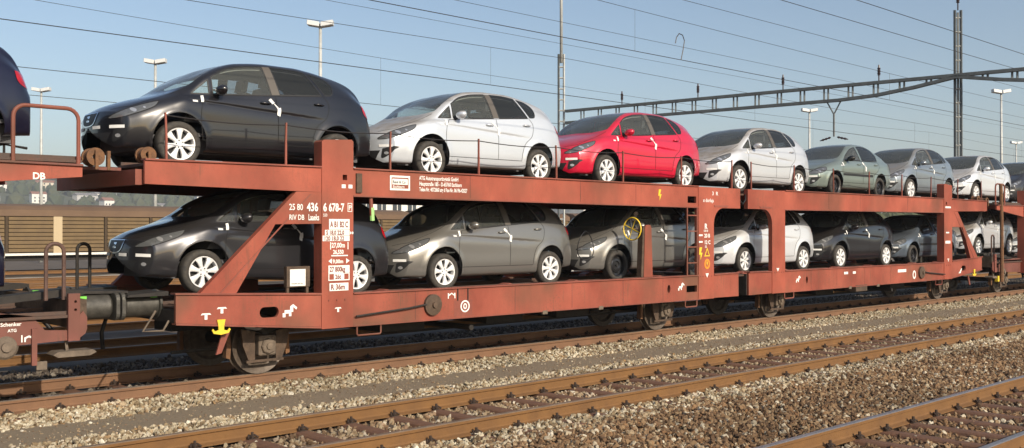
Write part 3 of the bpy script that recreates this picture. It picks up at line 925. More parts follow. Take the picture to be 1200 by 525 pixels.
def bolt_mark(root, x, z, s, y, m=None):
    plate(root, 'lightning_mark', m or M_yellow, [(x - .01 * s, z - .14 * s), (x + .07 * s, z + .02 * s), (x + .01 * s, z + .02 * s), (x + .05 * s, z + .14 * s), (x - .04 * s, z + .14 * s), (x - .06 * s, z - .02 * s), (x - .005 * s, z - .02 * s)], y=y)


bolt_mark(U1, 17.31, 1.78, .95, ym)
plate(U1, 'warning_triangle', M_yellow, [(17.44, 1.72), (17.64, 1.72), (17.54, 1.91)], y=ym, holes=[[(17.475, 1.74), (17.54, 1.865), (17.605, 1.74)]])
plate(U1, 'warning_disc', M_orange, oval(17.54, 1.56, .10, .11), y=ym, holes=[oval(17.54, 1.56, .055, .065)[::-1]])
bolt_mark(U1, 17.54, 1.56, .35, ym)
plate(U1, 'arrow_mark', M_white, [(17.48, 1.36), (17.60, 1.36), (17.54, 1.27)], y=ym)
bolt_mark(U1, 15.95, 2.98, .8, YN - .0035)
letter(U1, '3  R', 17.72, 3.02, .11, y=ym, sx=1.2); letter(U1, 'x dorlajs', 17.40, 2.87, .11, y=ym)
# marks on the far half
tow_mark(U2, f2(16.55) - .2, 1.08, .9)
plate(U2, 'arrow_mark', M_white, [(f2(17.5), 1.40), (f2(17.62), 1.40), (f2(17.56), 1.32)], y=ym)
plate(U2, 'label_panel', M_white, rect(26.35, 1.12, 26.85, 1.20)); plate(U2, 'label_panel', M_white, rect(23.4, 1.16, 23.6, 1.22)); plate(U2, 'label_panel', M_white, rect(23.85, 1.16, 24.0, 1.22))
plate(U2, 'round_sign', M_white, oval(27.35, 1.03, .10, .12), holes=[oval(27.35, 1.03, .055, .07)[::-1]])
plate(U2, 'post_mark', M_white, rect(f2(8.5), 2.92, f2(8.12), 2.97), y=yp); plate(U2, 'post_mark', M_white, rect(f2(8.46), 2.18, f2(8.24), 2.22), y=yp); plate(U2, 'post_mark', M_white, rect(f2(8.50), 1.88, f2(8.16), 1.96), y=yp)
anchor_mark(U2, f2(8.3), 1.38, y=yp)
plate(U2, 'tow_mark', M_white, [(f2(7.55), .98), (f2(7.40), .98), (f2(7.30), 1.12), (f2(7.36), 1.12), (f2(7.46), 1.03)])
MB().box(24.0, 24.6, YN - .01, YN + .3, .70, .86).build('valve_box', M_brown, U2)


# ---- neighbouring wagons: only their ends show
M_rusty = mat('dull_rusty_pipe', (0.10, 0.055, 0.042), 0.7, var=.4, scale=12)
def end_wagon(name, xe, s, label):
    """wagon whose end stands at xe and which runs away in direction s"""
    root = thing(name, (xe + s * 4, YA, RAIL_TOP), label, 'wagon', 'car transporter wagons of the train')
    X = lambda d: xe + s * d
    MX = lambda poly: [(X(d), z) for d, z in poly]
    for out, y in ((-1, YN), (1, YF)):
        near = out < 0
        side_beam(root, 'upper_sill', MX([(.0, 2.93), (2.3, 2.72), (2.3, 3.08), (.0, 3.06)]), [], y, out, M_red)
        flange(root, X(0), 3.085, X(2.3), 3.105, y, out, M_redo, lip=.035, t=.025)
        side_beam(root, 'upper_sill', MX([(2.85, 2.72), (13, 2.72), (13, 3.17), (2.85, 3.17)]), [], y, out, M_red)
        side_beam(root, 'side_sill', MX([(2.85, .86), (13, .86), (13, 1.31), (2.85, 1.31)]), [], y, out, M_red)
        side_beam(root, 'end_sill_plate', MX([(.12, .93), (2.3, .86), (2.3, 1.33), (.9, 1.30), (.55, 1.25), (.40, 1.07), (.12, 1.05)]), [], y + (.1 if near else -.1), out, M_redo)
        b = MB(); b.prism(MX([(2.3, .83), (2.85, .83), (2.85, 3.6), (2.3, 3.6)]), (y - .03 if near else y - .2), (y + .2 if near else y + .03)); b.build('end_post', M_red, root)
    deck(root, *sorted((X(.15), X(13))), 1.243, 'lower', M_deck, True)
    deck(root, *sorted((X(-.02), X(13))), 3.14, 'upper', M_deck, False)
    for y in (YA - .875, YA + .875): buffer(root, X(-.10), X(-.645), y, 1.28)
    MB().box(X(-.10), X(.12), YN + .12, YF - .12, 1.08, 1.42).build('headstock', M_brown, root)
    hoop(root, *sorted((X(.03), X(.78))), YN + .05, 3.06, 3.76)
    hoop(root, *sorted((X(.14), X(.35))), YN + .22, 1.42, 2.11, rc=.10, m=M_rusty)
    hoop(root, *sorted((X(-.96), X(-.78))), YF - .7, 1.42, 2.08, rc=.09, m=M_under)
    # corner post with bolt holes, hanging step, drop bar
    b = MB(); b.prism(MX([(.0, .92), (.14, .92), (.14, 1.50), (.0, 1.50)]), YN + .06, YN + .12, 'y', [[(X(.055) + .018 * math.cos(a), 1.40 + .018 * math.sin(a)) for a in np.linspace(0, 6.28, 9)[:-1]][::-1], [(X(.055) + .018 * math.cos(a), 1.30 + .018 * math.sin(a)) for a in np.linspace(0, 6.28, 9)[:-1]][::-1]])
    b.build('corner_post', M_redo, root)
    MB().prism(MX([(-.08, 1.0), (.0, .94), (.0, 1.22), (-.05, 1.28), (-.10, 1.20), (-.10, 1.06)]), YN + .10, YN + .14).build('gusset_plate', M_redo, root)
    st = MB(); st.prism(MX([(-.16, .80), (.26, .80), (.32, .765), (.26, .73), (-.12, .73), (-.20, .765)]), YN + .05, YN + .30); step = st.build('foot_step', M_castiron, root)
    MB().tube([(X(.12), YN + .16, .79), (X(.13), YN + .20, 1.0)], .02, 6).build('step_hanger', M_castiron, step)
    MB().box(X(.50), X(.56), YN + .06, YN + .10, .66, 1.10).build('drop_bar', M_redo, root)
    MB().box(X(.38), X(.50), YN + .08, YN + .11, .60, .70).build('bar_end', M_castiron, root)
    ax = MB(); ax.lathe((X(.84), YN + .12, .90), [(.15, .05), (.15, .0), (.12, -.03), (.06, -.04), (.055, -.07), (.0005, -.07)], 'y', 20)
    ax.build('spring_bush', M_castiron, root, smooth=35)
    b = MB(); b.prism(MX([(-.15, 1.52), (.10, 1.54), (2.2, 1.36), (2.2, 1.28), (.2, 1.44), (-.15, 1.46)]), YN + .35, YN + .62); b.build('ramp_rail', M_under, root)
    b = MB(); b.prism(MX([(-.15, 1.52), (.10, 1.54), (2.2, 1.36), (2.2, 1.28), (.2, 1.44), (-.15, 1.46)]), YF - .62, YF - .35); b.build('ramp_rail', M_under, root)
    b = MB(); b.prism(MX([(-.80, 1.475), (-.15, 1.50), (-.15, 1.46), (-.80, 1.445)]), YN + .55, YN + 1.0); b.build('bridge_plate', M_under, root)
    dr = MB(); dr.lathe((X(-.24), YN + .30, 3.20), [(.04, -.10), (.115, -.10), (.115, -.07), (.095, -.07), (.095, .07), (.115, .07), (.115, .10), (.04, .10)], 'y', 22)
    dr.build('winch_drum', M_rust, root, smooth=35)
    MB().box(X(-.26), X(-.22), YN + .16, YN + .19, 3.04, 3.28).build('drum_bracket', M_rust, root)
    MB().box(X(-.66), X(.0), YN + .45, YF - .45, 3.05, 3.09).build('bridge_plate', M_redo, root)
    MB().box(X(-.52), X(-.48), YN + .44, YN + .5, 3.05, 3.30).build('bracket', M_rust, root)
    MB().tube([(X(.06), YF - .2, 3.1), (X(.06), YF - .2, 3.50), (X(-.25), YF - .2, 3.46)], .022, 6).build('deck_lever', M_under, root)
    wheelset(root, X(1.9)); wheelset(root, X(9.5))
    for z in (1.16,):
        MB().tube([(X(-.05), YA + .3, 1.15), (X(-.35), YA + .3, .80), (X(-.62), YA + .2, .78)], .03, 8).build('brake_hose', M_black, root, smooth=True)
    return root, X


WL, xl = end_wagon('car_transporter_wagon', 4.60, -1, 'end of the next transporter wagon at the left edge, with red hoop rails')
WR, xr = end_wagon('car_transporter_wagon', 33.26, 1, 'next red transporter wagon beyond the far end, at the right edge')
letter(WL, 'Schenker', 3.70, 1.145, .062, y=YN + .0965, bold=.02)
letter(WL, 'ATG', 3.78, 1.075, .05, y=YN + .0965, bold=.02)
letter(WL, 'DB', 4.02, 2.885, .11, bold=.03)
plate(WL, 'hook_mark', M_white, [(3.93, .945), (3.945, .945), (3.945, 1.03), (3.93, 1.03)], y=YN + .0965)
plate(WL, 'hook_mark', M_white, [(4.09, .945), (4.105, .945), (4.105, 1.03), (4.09, 1.03)], y=YN + .0965)
plate(WL, 'hook_mark', M_white, [(3.965, .945), (3.98, .945), (3.985, .985), (4.015, 1.0), (4.045, .985), (4.05, .945), (4.065, .945), (4.065, 1.0), (4.02, 1.022), (3.965, 1.0)], y=YN + .0965)
b = MB(); b.prism([(34.05, 3.63), (34.35, 3.63), (34.35, .80), (34.05, .80)], YN - .035, YN + .0); 
plate(WR, 'label_panel', M_white, rect(36.4, 2.88, 36.6, 3.05)); plate(WR, 'label_panel', M_white, rect(36.8, 2.88, 37.2, 3.05))
plate(WR, 'label_panel', M_white, rect(36.3, 1.02, 36.45, 1.24))
MB().box(33.40, 33.52, YN + .02, YN + .12, .62, .80).build('tow_hook', M_yellow, WR)
MB().tube([(33.55, YN - .02, 3.75), (33.62, YN - .02, 2.4), (33.62, YN - .02, .60)], .06, 8).build('signal_bracket_post', M_rust, WR)
# ------------------------------------------------------------------ cars
def pchip(xs, ys, q):
    xs = np.array(xs, float); ys = np.array(ys, float); q = np.asarray(q, float)
    h = np.diff(xs); d = np.diff(ys) / h
    m = np.zeros_like(ys); m[0] = d[0]; m[-1] = d[-1]
    for i in range(1, len(xs) - 1):
        if d[i - 1] * d[i] > 0:
            w1 = 2 * h[i] + h[i - 1]; w2 = h[i] + 2 * h[i - 1]
            m[i] = (w1 + w2) / (w1 / d[i - 1] + w2 / d[i])
    i = np.clip(np.searchsorted(xs, q) - 1, 0, len(xs) - 2)
    t = np.clip((q - xs[i]) / h[i], 0, 1)
    t2, t3 = t * t, t * t * t
    return ((2 * t3 - 3 * t2 + 1) * ys[i] + (t3 - 2 * t2 + t) * h[i] * m[i] + (-2 * t3 + 3 * t2) * ys[i + 1] + (t3 - t2) * h[i] * m[i + 1])


def inpoly(P, poly):
    x, y = P[..., 0], P[..., 1]
    c = np.zeros(x.shape, bool)
    n = len(poly)
    for i in range(n):
        x1, y1 = poly[i]; x2, y2 = poly[(i + 1) % n]
        if y1 == y2: continue
        k = ((y1 > y) != (y2 > y)) & (x < (x2 - x1) * (y - y1) / (y2 - y1) + x1)
        c ^= k
    return c


def smooth_poly(pts, n=6, corner=()):
    """closed Catmull-Rom through pts, with some points kept as corners"""
    out = []
    m = len(pts)
    for i in range(m):
        p0, p1, p2, p3 = [np.array(pts[(i + k) % m], float) for k in (-1, 0, 1, 2)]
        if i in corner: p0 = p1 * 2 - p2 if (i in corner) else p0
        if (i + 1) % m in corner: p3 = p2 * 2 - p1
        for k in range(n):
            t = k / n
            out.append(tuple(0.5 * ((2 * p1) + (-p0 + p2) * t + (2 * p0 - 5 * p1 + 4 * p2 - p3) * t * t + (-p0 + 3 * p1 - 3 * p2 + p3) * t ** 3)))
    return out


ALTEA = dict(
    L=4.26, axles=(0.885, 3.463), wr=0.316, arch=0.375,
    keys=[   # (xs, ys, zs) as tables of x -> value, from the sill up to the centre line
        dict(y=([0, .4, 1, 3, 3.75, 4.26], [.55, .68, .74, .74, .70, .58]), z=([0, .3, 1, 3, 3.6, 4.26], [.20, .19, .185, .185, .22, .28])),
        dict(y=([0, .15, .4, 1, 3, 3.75, 4.26], [.66, .72, .78, .825, .825, .79, .68]), z=([0, .3, 1, 3, 3.6, 4.26], [.215, .205, .21, .21, .25, .30])),
        dict(y=([0, .15, .4, 1, 2, 3, 3.75, 4.26], [.715, .77, .825, .862, .866, .866, .835, .72]), z=([0, .4, 1, 3, 3.75, 4.26], [.34, .33, .335, .335, .36, .40])),
        dict(y=([0, .15, .4, .7, 1, 2, 3, 3.4, 3.75, 4, 4.15, 4.26], [.735, .795, .845, .870, .877, .876, .878, .882, .86, .82, .785, .74]), z=([0, .4, 1, 3, 3.75, 4.26], [.48, .54, .58, .58, .58, .55])),
        dict(y=([0, .15, .4, .7, 1, 1.3, 2, 3, 3.4, 3.75, 4, 4.15, 4.26], [.725, .785, .828, .853, .868, .872, .875, .873, .864, .838, .80, .77, .72]),
             z=([0, .15, .4, .7, 1, 1.3, 2, 2.5, 3, 3.4, 3.75, 4, 4.15, 4.26], [.575, .63, .72, .81, .88, .885, .86, .835, .84, .875, .90, .895, .84, .68])),
        dict(y=([0, .15, .4, .7, 1, 1.3, 1.65, 2.5, 3, 3.4, 3.75, 4, 4.15, 4.26], [.69, .745, .785, .803, .815, .828, .832, .832, .824, .800, .768, .738, .72, .68]),
             z=([0, .15, .4, .7, 1, 1.3, 1.65, 2, 2.5, 3, 3.4, 3.75, 4, 4.15, 4.26], [.64, .705, .80, .885, .948, .978, 1.01, 1.037, 1.078, 1.12, 1.15, 1.14, 1.08, .97, .75])),
        dict(y=([0, .15, .4, .7, 1, 1.3, 1.6, 1.9, 2.4, 3, 3.4, 3.75, 4, 4.15, 4.26], [.60, .66, .70, .725, .775, .755, .69, .65, .63, .622, .608, .590, .598, .635, .60]),
             z=([0, .15, .4, .7, 1, 1.3, 1.6, 1.9, 2.4, 2.8, 3.1, 3.4, 3.75, 4, 4.15, 4.26], [.66, .735, .84, .925, 1.005, 1.24, 1.388, 1.47, 1.512, 1.512, 1.485, 1.428, 1.335, 1.20, 1.02, .775])),
        dict(y=([0, .4, .7, 1, 1.3, 1.6, 1.9, 2.4, 3, 3.4, 3.75, 4, 4.15, 4.26], [.50, .62, .65, .715, .70, .63, .585, .56, .55, .540, .525, .54, .595, .54]),
             z=([0, .15, .4, .7, 1, 1.3, 1.6, 1.9, 2.4, 2.8, 3.1, 3.4, 3.75, 4, 4.15, 4.26], [.675, .755, .855, .945, 1.055, 1.272, 1.42, 1.505, 1.549, 1.549, 1.523, 1.473, 1.40, 1.28, 1.05, .785])),
        dict(y=([0, .4, 1, 1.6, 2.4, 3.4, 4, 4.26], [.27, .34, .40, .34, .30, .30, .32, .30]),
             z=([0, .15, .4, .7, .85, 1, 1.3, 1.6, 1.9, 2.2, 2.5, 2.8, 3.1, 3.4, 3.75, 3.93, 4.02, 4.15, 4.26], [.69, .775, .87, .962, 1.012, 1.105, 1.28, 1.43, 1.519, 1.561, 1.574, 1.571, 1.552, 1.516, 1.452, 1.40, 1.285, 1.07, .80])),
        dict(y=([0, 4.26], [0, 0]),
             z=([0, .15, .4, .7, .82, 1, 1.3, 1.6, 1.9, 2.2, 2.5, 2.8, 3.1, 3.4, 3.75, 3.95, 4.03, 4.15, 4.26], [.695, .785, .882, .973, 1.015, 1.118, 1.29, 1.438, 1.527, 1.568, 1.581, 1.579, 1.562, 1.526, 1.464, 1.415, 1.295, 1.075, .805])),
    ],
    bow_f=(.30, 2.3, 1.05), bow_r=(.15, 2.4, 0.7), ws_bow=0.05, crease=(.885, -.058, 1.2, 3.25, .021),
    pillar=[(2.243, 1.494), (2.370, 1.500), (2.450, 1.078), (2.322, 1.067)],
    glass=dict(
        quarter_window=[smooth_poly([(1.065, .985), (1.20, 1.105), (1.325, 1.208), (1.335, 1.000)], 4, (0, 2, 3)), None],
        side_window=[smooth_poly([(1.385, 1.004), (1.375, 1.250), (1.60, 1.376), (1.90, 1.455), (2.235, 1.493), (2.315, 1.068), (1.85, 1.032)], 6, (0, 1, 4, 5)), None],
        rear_side_window=[smooth_poly([(2.455, 1.080), (2.375, 1.499), (2.70, 1.501), (2.965, 1.478), (3.19, 1.137), (2.80, 1.107)], 6, (0, 1, 3, 4)), None],
        rear_quarter_window=[smooth_poly([(3.245, 1.144), (3.03, 1.467), (3.27, 1.428), (3.405, 1.352), (3.43, 1.258), (3.375, 1.163)], 6, (0, 1)), None],
    ),
    screen=[(0.875, -.1), (0.878, .2), (.90, .42), (.96, .60), (1.06, .695), (1.2, .70), (1.35, .672), (1.6, .60), (1.80, .562), (1.865, .53), (1.855, .40), (1.84, .2), (1.835, -.1)],
    rear_screen=[(-.1, 1.05), (.35, 1.045), (.56, 1.06), (.55, 1.16), (.50, 1.29), (.46, 1.355), (.25, 1.372), (-.1, 1.375)],
    doors=[smooth_poly([(1.215, .345), (1.185, .60), (1.20, .82), (1.285, .972), (1.85, 1.018), (2.375, 1.060), (2.405, .70), (2.40, .345)], 5, (0, 3, 5, 7)),
           smooth_poly([(2.40, .345), (2.405, .70), (2.375, 1.060), (2.9, 1.102), (3.215, 1.127), (3.30, 1.00), (3.245, .80), (3.08, .66), (3.01, .50), (2.985, .345)], 5, (0, 2, 4, 9))],
    head=smooth_poly([(.05, .585), (.085, .635), (.20, .70), (.36, .765), (.53, .82), (.62, .842), (.55, .765), (.42, .70), (.28, .645), (.15, .597)], 5, (5,)),
    tail=smooth_poly([(3.97, 1.055), (4.07, 1.045), (4.17, .93), (4.19, .845), (4.08, .865), (4.00, .93)], 5, (0, 3)),
    seat_z=0.62, dash=(1.0, 1.42, 1.0), mirror=(1.47, 0.955, 1.052), handles=((2.20, .935), (3.12, .99)), rub=None)

# lower notch-back saloon on a shorter wheelbase
_sx = [0, .15, .4, .7, 1, 1.3, 1.65, 2, 2.4, 2.8, 3.1, 3.4, 3.7, 3.9, 4.1, 4.26]
SALOON = dict(
    L=4.26, axles=(0.83, 3.29), wr=0.295, arch=0.345,
    keys=[ALTEA['keys'][0], ALTEA['keys'][1], ALTEA['keys'][2],
          dict(y=ALTEA['keys'][3]['y'], z=([0, .4, 1, 3, 3.75, 4.26], [.46, .52, .56, .56, .57, .55])),
          dict(y=ALTEA['keys'][4]['y'], z=(_sx, [.54, .58, .66, .735, .79, .81, .82, .825, .83, .835, .84, .84, .84, .83, .80, .68])),
          dict(y=([0, .15, .4, .7, 1, 1.3, 1.65, 2.4, 3.1, 3.7, 4.1, 4.26], [.68, .735, .775, .79, .80, .812, .818, .82, .81, .78, .74, .68]),
               z=(_sx, [.585, .635, .715, .795, .86, .905, .93, .945, .955, .965, .97, .975, .965, .955, .92, .74])),
          dict(y=([0, .4, .7, 1, 1.3, 1.65, 2, 2.4, 2.8, 3.1, 3.4, 3.7, 4.1, 4.26], [.60, .70, .72, .75, .75, .69, .635, .61, .60, .61, .65, .71, .68, .60]),
               z=(_sx, [.60, .66, .74, .825, .885, .985, 1.175, 1.31, 1.37, 1.365, 1.31, 1.20, 1.06, .99, .945, .755])),
          dict(y=([0, .4, .7, 1, 1.3, 1.65, 2, 2.4, 2.8, 3.1, 3.4, 3.7, 4.1, 4.26], [.50, .62, .65, .69, .69, .63, .565, .54, .53, .54, .58, .64, .60, .54]),
               z=(_sx, [.61, .675, .755, .84, .90, 1.01, 1.21, 1.35, 1.41, 1.405, 1.35, 1.235, 1.085, 1.005, .96, .765])),
          dict(y=([0, .4, 1, 1.6, 2.4, 3.4, 4, 4.26], [.27, .34, .40, .34, .30, .32, .34, .30]),
               z=(_sx, [.62, .69, .772, .85, .91, 1.045, 1.23, 1.375, 1.432, 1.425, 1.37, 1.25, 1.095, 1.015, .975, .775])),
          dict(y=([0, 4.26], [0, 0]), z=(_sx, [.625, .695, .78, .857, .915, 1.055, 1.24, 1.382, 1.44, 1.432, 1.376, 1.255, 1.10, 1.02, .98, .78]))],
    bow_f=(.28, 2.3, 1.05), bow_r=(.15, 2.4, 0.7), ws_bow=0.05,
    glass=dict(
        side_window=[smooth_poly([(1.33, .925), (1.50, 1.055), (1.70, 1.165), (1.90, 1.255), (2.18, 1.325), (2.23, .955), (1.8, .948)], 5, (0, 4, 5)), None],
        rear_side_window=[smooth_poly([(2.32, .958), (2.29, 1.338), (2.55, 1.355), (2.85, 1.335), (3.08, 1.27), (3.24, 1.13), (3.20, .985), (2.8, .965)], 5, (0, 1, 5, 6)), None],
    ),
    screen=[(1.08, -.1), (1.085, .2), (1.11, .42), (1.16, .58), (1.25, .655), (1.4, .66), (1.6, .625), (1.85, .56), (1.99, .525), (2.02, .48), (2.0, .2), (1.995, -.1)],
    rear_screen=None,
    doors=[smooth_poly([(1.17, .345), (1.15, .6), (1.18, .8), (1.25, .895), (1.8, .93), (2.26, .94), (2.29, .7), (2.28, .345)], 5, (0, 3, 5, 7)),
           smooth_poly([(2.28, .345), (2.29, .7), (2.26, .94), (2.8, .95), (3.15, .955), (3.22, .85), (3.10, .70), (2.92, .6), (2.86, .45), (2.84, .345)], 5, (0, 2, 4, 9))],
    head=smooth_poly([(.05, .535), (.10, .60), (.25, .66), (.42, .71), (.52, .725), (.46, .64), (.32, .575), (.16, .535)], 5, (4,)),
    tail=smooth_poly([(3.98, .95), (4.10, .93), (4.20, .80), (4.19, .70), (4.08, .74), (4.01, .84)], 5, (0, 3)),
    seat_z=0.52, dash=(1.15, 1.5, .90), mirror=(1.50, 0.94, .98), handles=((2.05, .845), (3.02, .865)), rub=((1.2, 2.82), .56))


def section(keys, x):
    """key points (y,z) at station x"""
    return np.array([[pchip(*k['y'], x), pchip(*k['z'], x)] for k in keys])


SUB = [2, 4, 8, 17, 12, 15, 3, 8, 8]


def body_grid(C):
    xs = np.concatenate([np.linspace(0, .6, 30)[:-1], np.linspace(.6, 3.75, 140)[:-1], np.linspace(3.75, C['L'], 30)])
    rows = []
    K = [np.stack([pchip(*k['y'], xs), pchip(*k['z'], xs)], 1) for k in C['keys']]     # key -> (station, 2)
    K = np.stack(K, 1)                                                                # station, key, 2
    # cubic through the keys along each section
    n = K.shape[1]
    pts = []
    T = np.zeros_like(K)
    d = np.linalg.norm(np.diff(K, axis=1), axis=2) ** 0.75 + 1e-5
    for j in range(n):
        if j == 0: T[:, j] = (K[:, 1] - K[:, 0]) / d[:, 0:1]
        elif j == n - 1: T[:, j] = np.stack([(K[:, j, 0] - K[:, j - 1, 0]) / d[:, j - 1], np.zeros(len(xs))], 1)
        else:
            a = (K[:, j] - K[:, j - 1]) / d[:, j - 1:j]; b = (K[:, j + 1] - K[:, j]) / d[:, j:j + 1]
            w = d[:, j - 1:j] / (d[:, j - 1:j] + d[:, j:j + 1])
            T[:, j] = a * (1 - w) + b * w
            if j in (5, 7): T[:, j] *= 0.75
    lev = []
    for j in range(n - 1):
        for k in range(SUB[j]):
            t = k / SUB[j]; lev.append(j + t)
            h = d[:, j:j + 1]
            pts.append((2 * t ** 3 - 3 * t ** 2 + 1) * K[:, j] + (t ** 3 - 2 * t ** 2 + t) * h * T[:, j] + (-2 * t ** 3 + 3 * t ** 2) * K[:, j + 1] + (t ** 3 - t ** 2) * h * T[:, j + 1])
    pts.append(K[:, n - 1]); lev.append(n - 1)
    P = np.stack(pts, 1)                      # station, level, (y,z)
    S = np.concatenate([np.broadcast_to(xs[:, None, None], P.shape[:2] + (1,)), P], 2)
    # rounded ends
    def cap(sec, x, zc, depth, sign):
        out = []
        for s in (.985, .95, .90, .82, .70, .55, .38, .20, .04):
            q = sec.copy()
            q[:, 1] *= s; q[:, 2] = zc + (q[:, 2] - zc) * s
            q[:, 0] = x + sign * depth * (1 - s ** 3.2)
            out.append(q)
        return out
    fr = cap(S[0], 0, .47, .045, -1)[::-1]
    rr = cap(S[-1], C['L'], .56, .03, 1)
    S = np.concatenate([np.array(fr), S, np.array(rr)], 0)
    lev = np.array(lev)
    # plan curvature of nose, tail and windscreen
    x, y = S[..., 0].copy(), S[..., 1]
    a, p, ln = C['bow_f']; w = np.clip(1 - np.maximum(x, 0) / ln, 0, 1); w = w * w * (3 - 2 * w)
    S[..., 0] += a * (np.abs(y) / .86) ** p * w
    a, p, ln = C['bow_r']; w = np.clip((x - C['L'] + ln) / ln, 0, 1); w = w * w * (3 - 2 * w)
    S[..., 0] -= a * (np.abs(y) / .86) ** p * w
    up = np.clip((lev - 5) / 1.0, 0, 1)[None, :]
    b = np.clip((x - .8) / .3, 0, 1) * np.clip((2.3 - x) / .5, 0, 1)
    S[..., 0] += C['ws_bow'] * (1 - (np.abs(y) / .75) ** 2) * -1.0 * b * up
    # pressed crease falling along the doors
    if C.get('crease'):
        z0, sl, x0, x1, dep = C['crease']
        zc = z0 + sl * (S[..., 0] - x0)
        f = np.clip((S[..., 0] - x0 + .25) / .3, 0, 1) * np.clip((x1 - S[..., 0]) / .5, 0, 1)
        dz = zc - S[..., 2]
        S[..., 1] -= np.where(dz > 0, dep * np.exp(-dz / .055), dep * np.exp(dz / .006)) * f * (lev[None, :] < 5.0) * (lev[None, :] > 1.5)
    # wheel arch flares
    for ax in C['axles']:
        r = np.hypot(S[..., 0] - ax, S[..., 2] - C['wr'])
        fl = np.exp(-((r - C['arch'] - .015) / .05) ** 2) * (lev[None, :] < 5.2)
        S[..., 1] += .014 * fl
    return S, lev


def snap(V, poly, ab, mask):
    """pull grid corners onto the outline (in the plane of axes ab); returns inside flag (0,1) and 'on' flag"""
    P = V[..., list(ab)]
    ins = inpoly(P, poly) & mask
    on = np.zeros(ins.shape, bool)
    pa = np.array(poly); pb = np.roll(pa, -1, 0)
    N, M = ins.shape
    Pn = P.copy()
    cand = []
    for di, dj in ((1, 0), (0, 1)):
        A = ins[:N - di, :M - dj]; B = ins[di:, dj:]
        ok = mask[:N - di, :M - dj] & mask[di:, dj:]
        for i, j in np.argwhere((A != B) & ok):
            p, q = P[i, j], P[i + di, j + dj]
            # crossing parameter by segment intersections
            d = q - p; e = pb - pa
            den = d[0] * e[:, 1] - d[1] * e[:, 0]
            den = np.where(np.abs(den) < 1e-12, 1e-12, den)
            w = pa - p
            t = (w[:, 0] * e[:, 1] - w[:, 1] * e[:, 0]) / den
            u = (w[:, 0] * d[1] - w[:, 1] * d[0]) / den
            k = (t >= 0) & (t <= 1) & (u >= 0) & (u <= 1)
            if not k.any(): continue
            t = t[k][0]
            if t <= .5: cand.append((t, (i, j), (i + di, j + dj), t))
            else: cand.append((1 - t, (i + di, j + dj), (i, j), 1 - t))
    cand.sort(key=lambda c: c[0])
    for _, v, o, t in cand:
        if on[v]: continue
        V[v] = V[v] + (V[o] - V[v]) * t
        on[v] = True
    return ins, on


class Faces:
    """every grid quad as two triangles; the diagonal follows the outlines that were snapped"""
    def __init__(s, V):
        N, M = V.shape[:2]
        s.diag = np.zeros((N - 1, M - 1), bool); s.lock = s.diag.copy()
        i, j = np.meshgrid(np.arange(N - 1), np.arange(M - 1), indexing='ij')
        s.c = [i * M + j, (i + 1) * M + j, (i + 1) * M + j + 1, i * M + j + 1]

    def tris(s):
        a, b, c, d = s.c
        t0 = np.where(s.diag[..., None], np.stack([a, d, b], -1), np.stack([a, c, b], -1))
        t1 = np.where(s.diag[..., None], np.stack([b, d, c], -1), np.stack([a, d, c], -1))
        return np.stack([t0, t1], 2)              # N-1, M-1, 2, 3

    def cut(s, V, poly, ab, mask):
        ins, on = snap(V, poly, ab, mask)
        q = [on[:-1, :-1], on[1:, :-1], on[1:, 1:], on[:-1, 1:]]
        d0 = q[0] & q[2] & ~s.lock; d1 = q[1] & q[3] & ~s.lock & ~d0
        s.diag[d0] = False; s.diag[d1] = True
        s.lock |= d0 | d1
        cen = V.reshape(-1, 3)[s.tris()].mean(3)
        mk_ = mask[:-1, :-1] | mask[1:, 1:]
        return inpoly(cen[..., list(ab)], poly) & mk_[..., None]


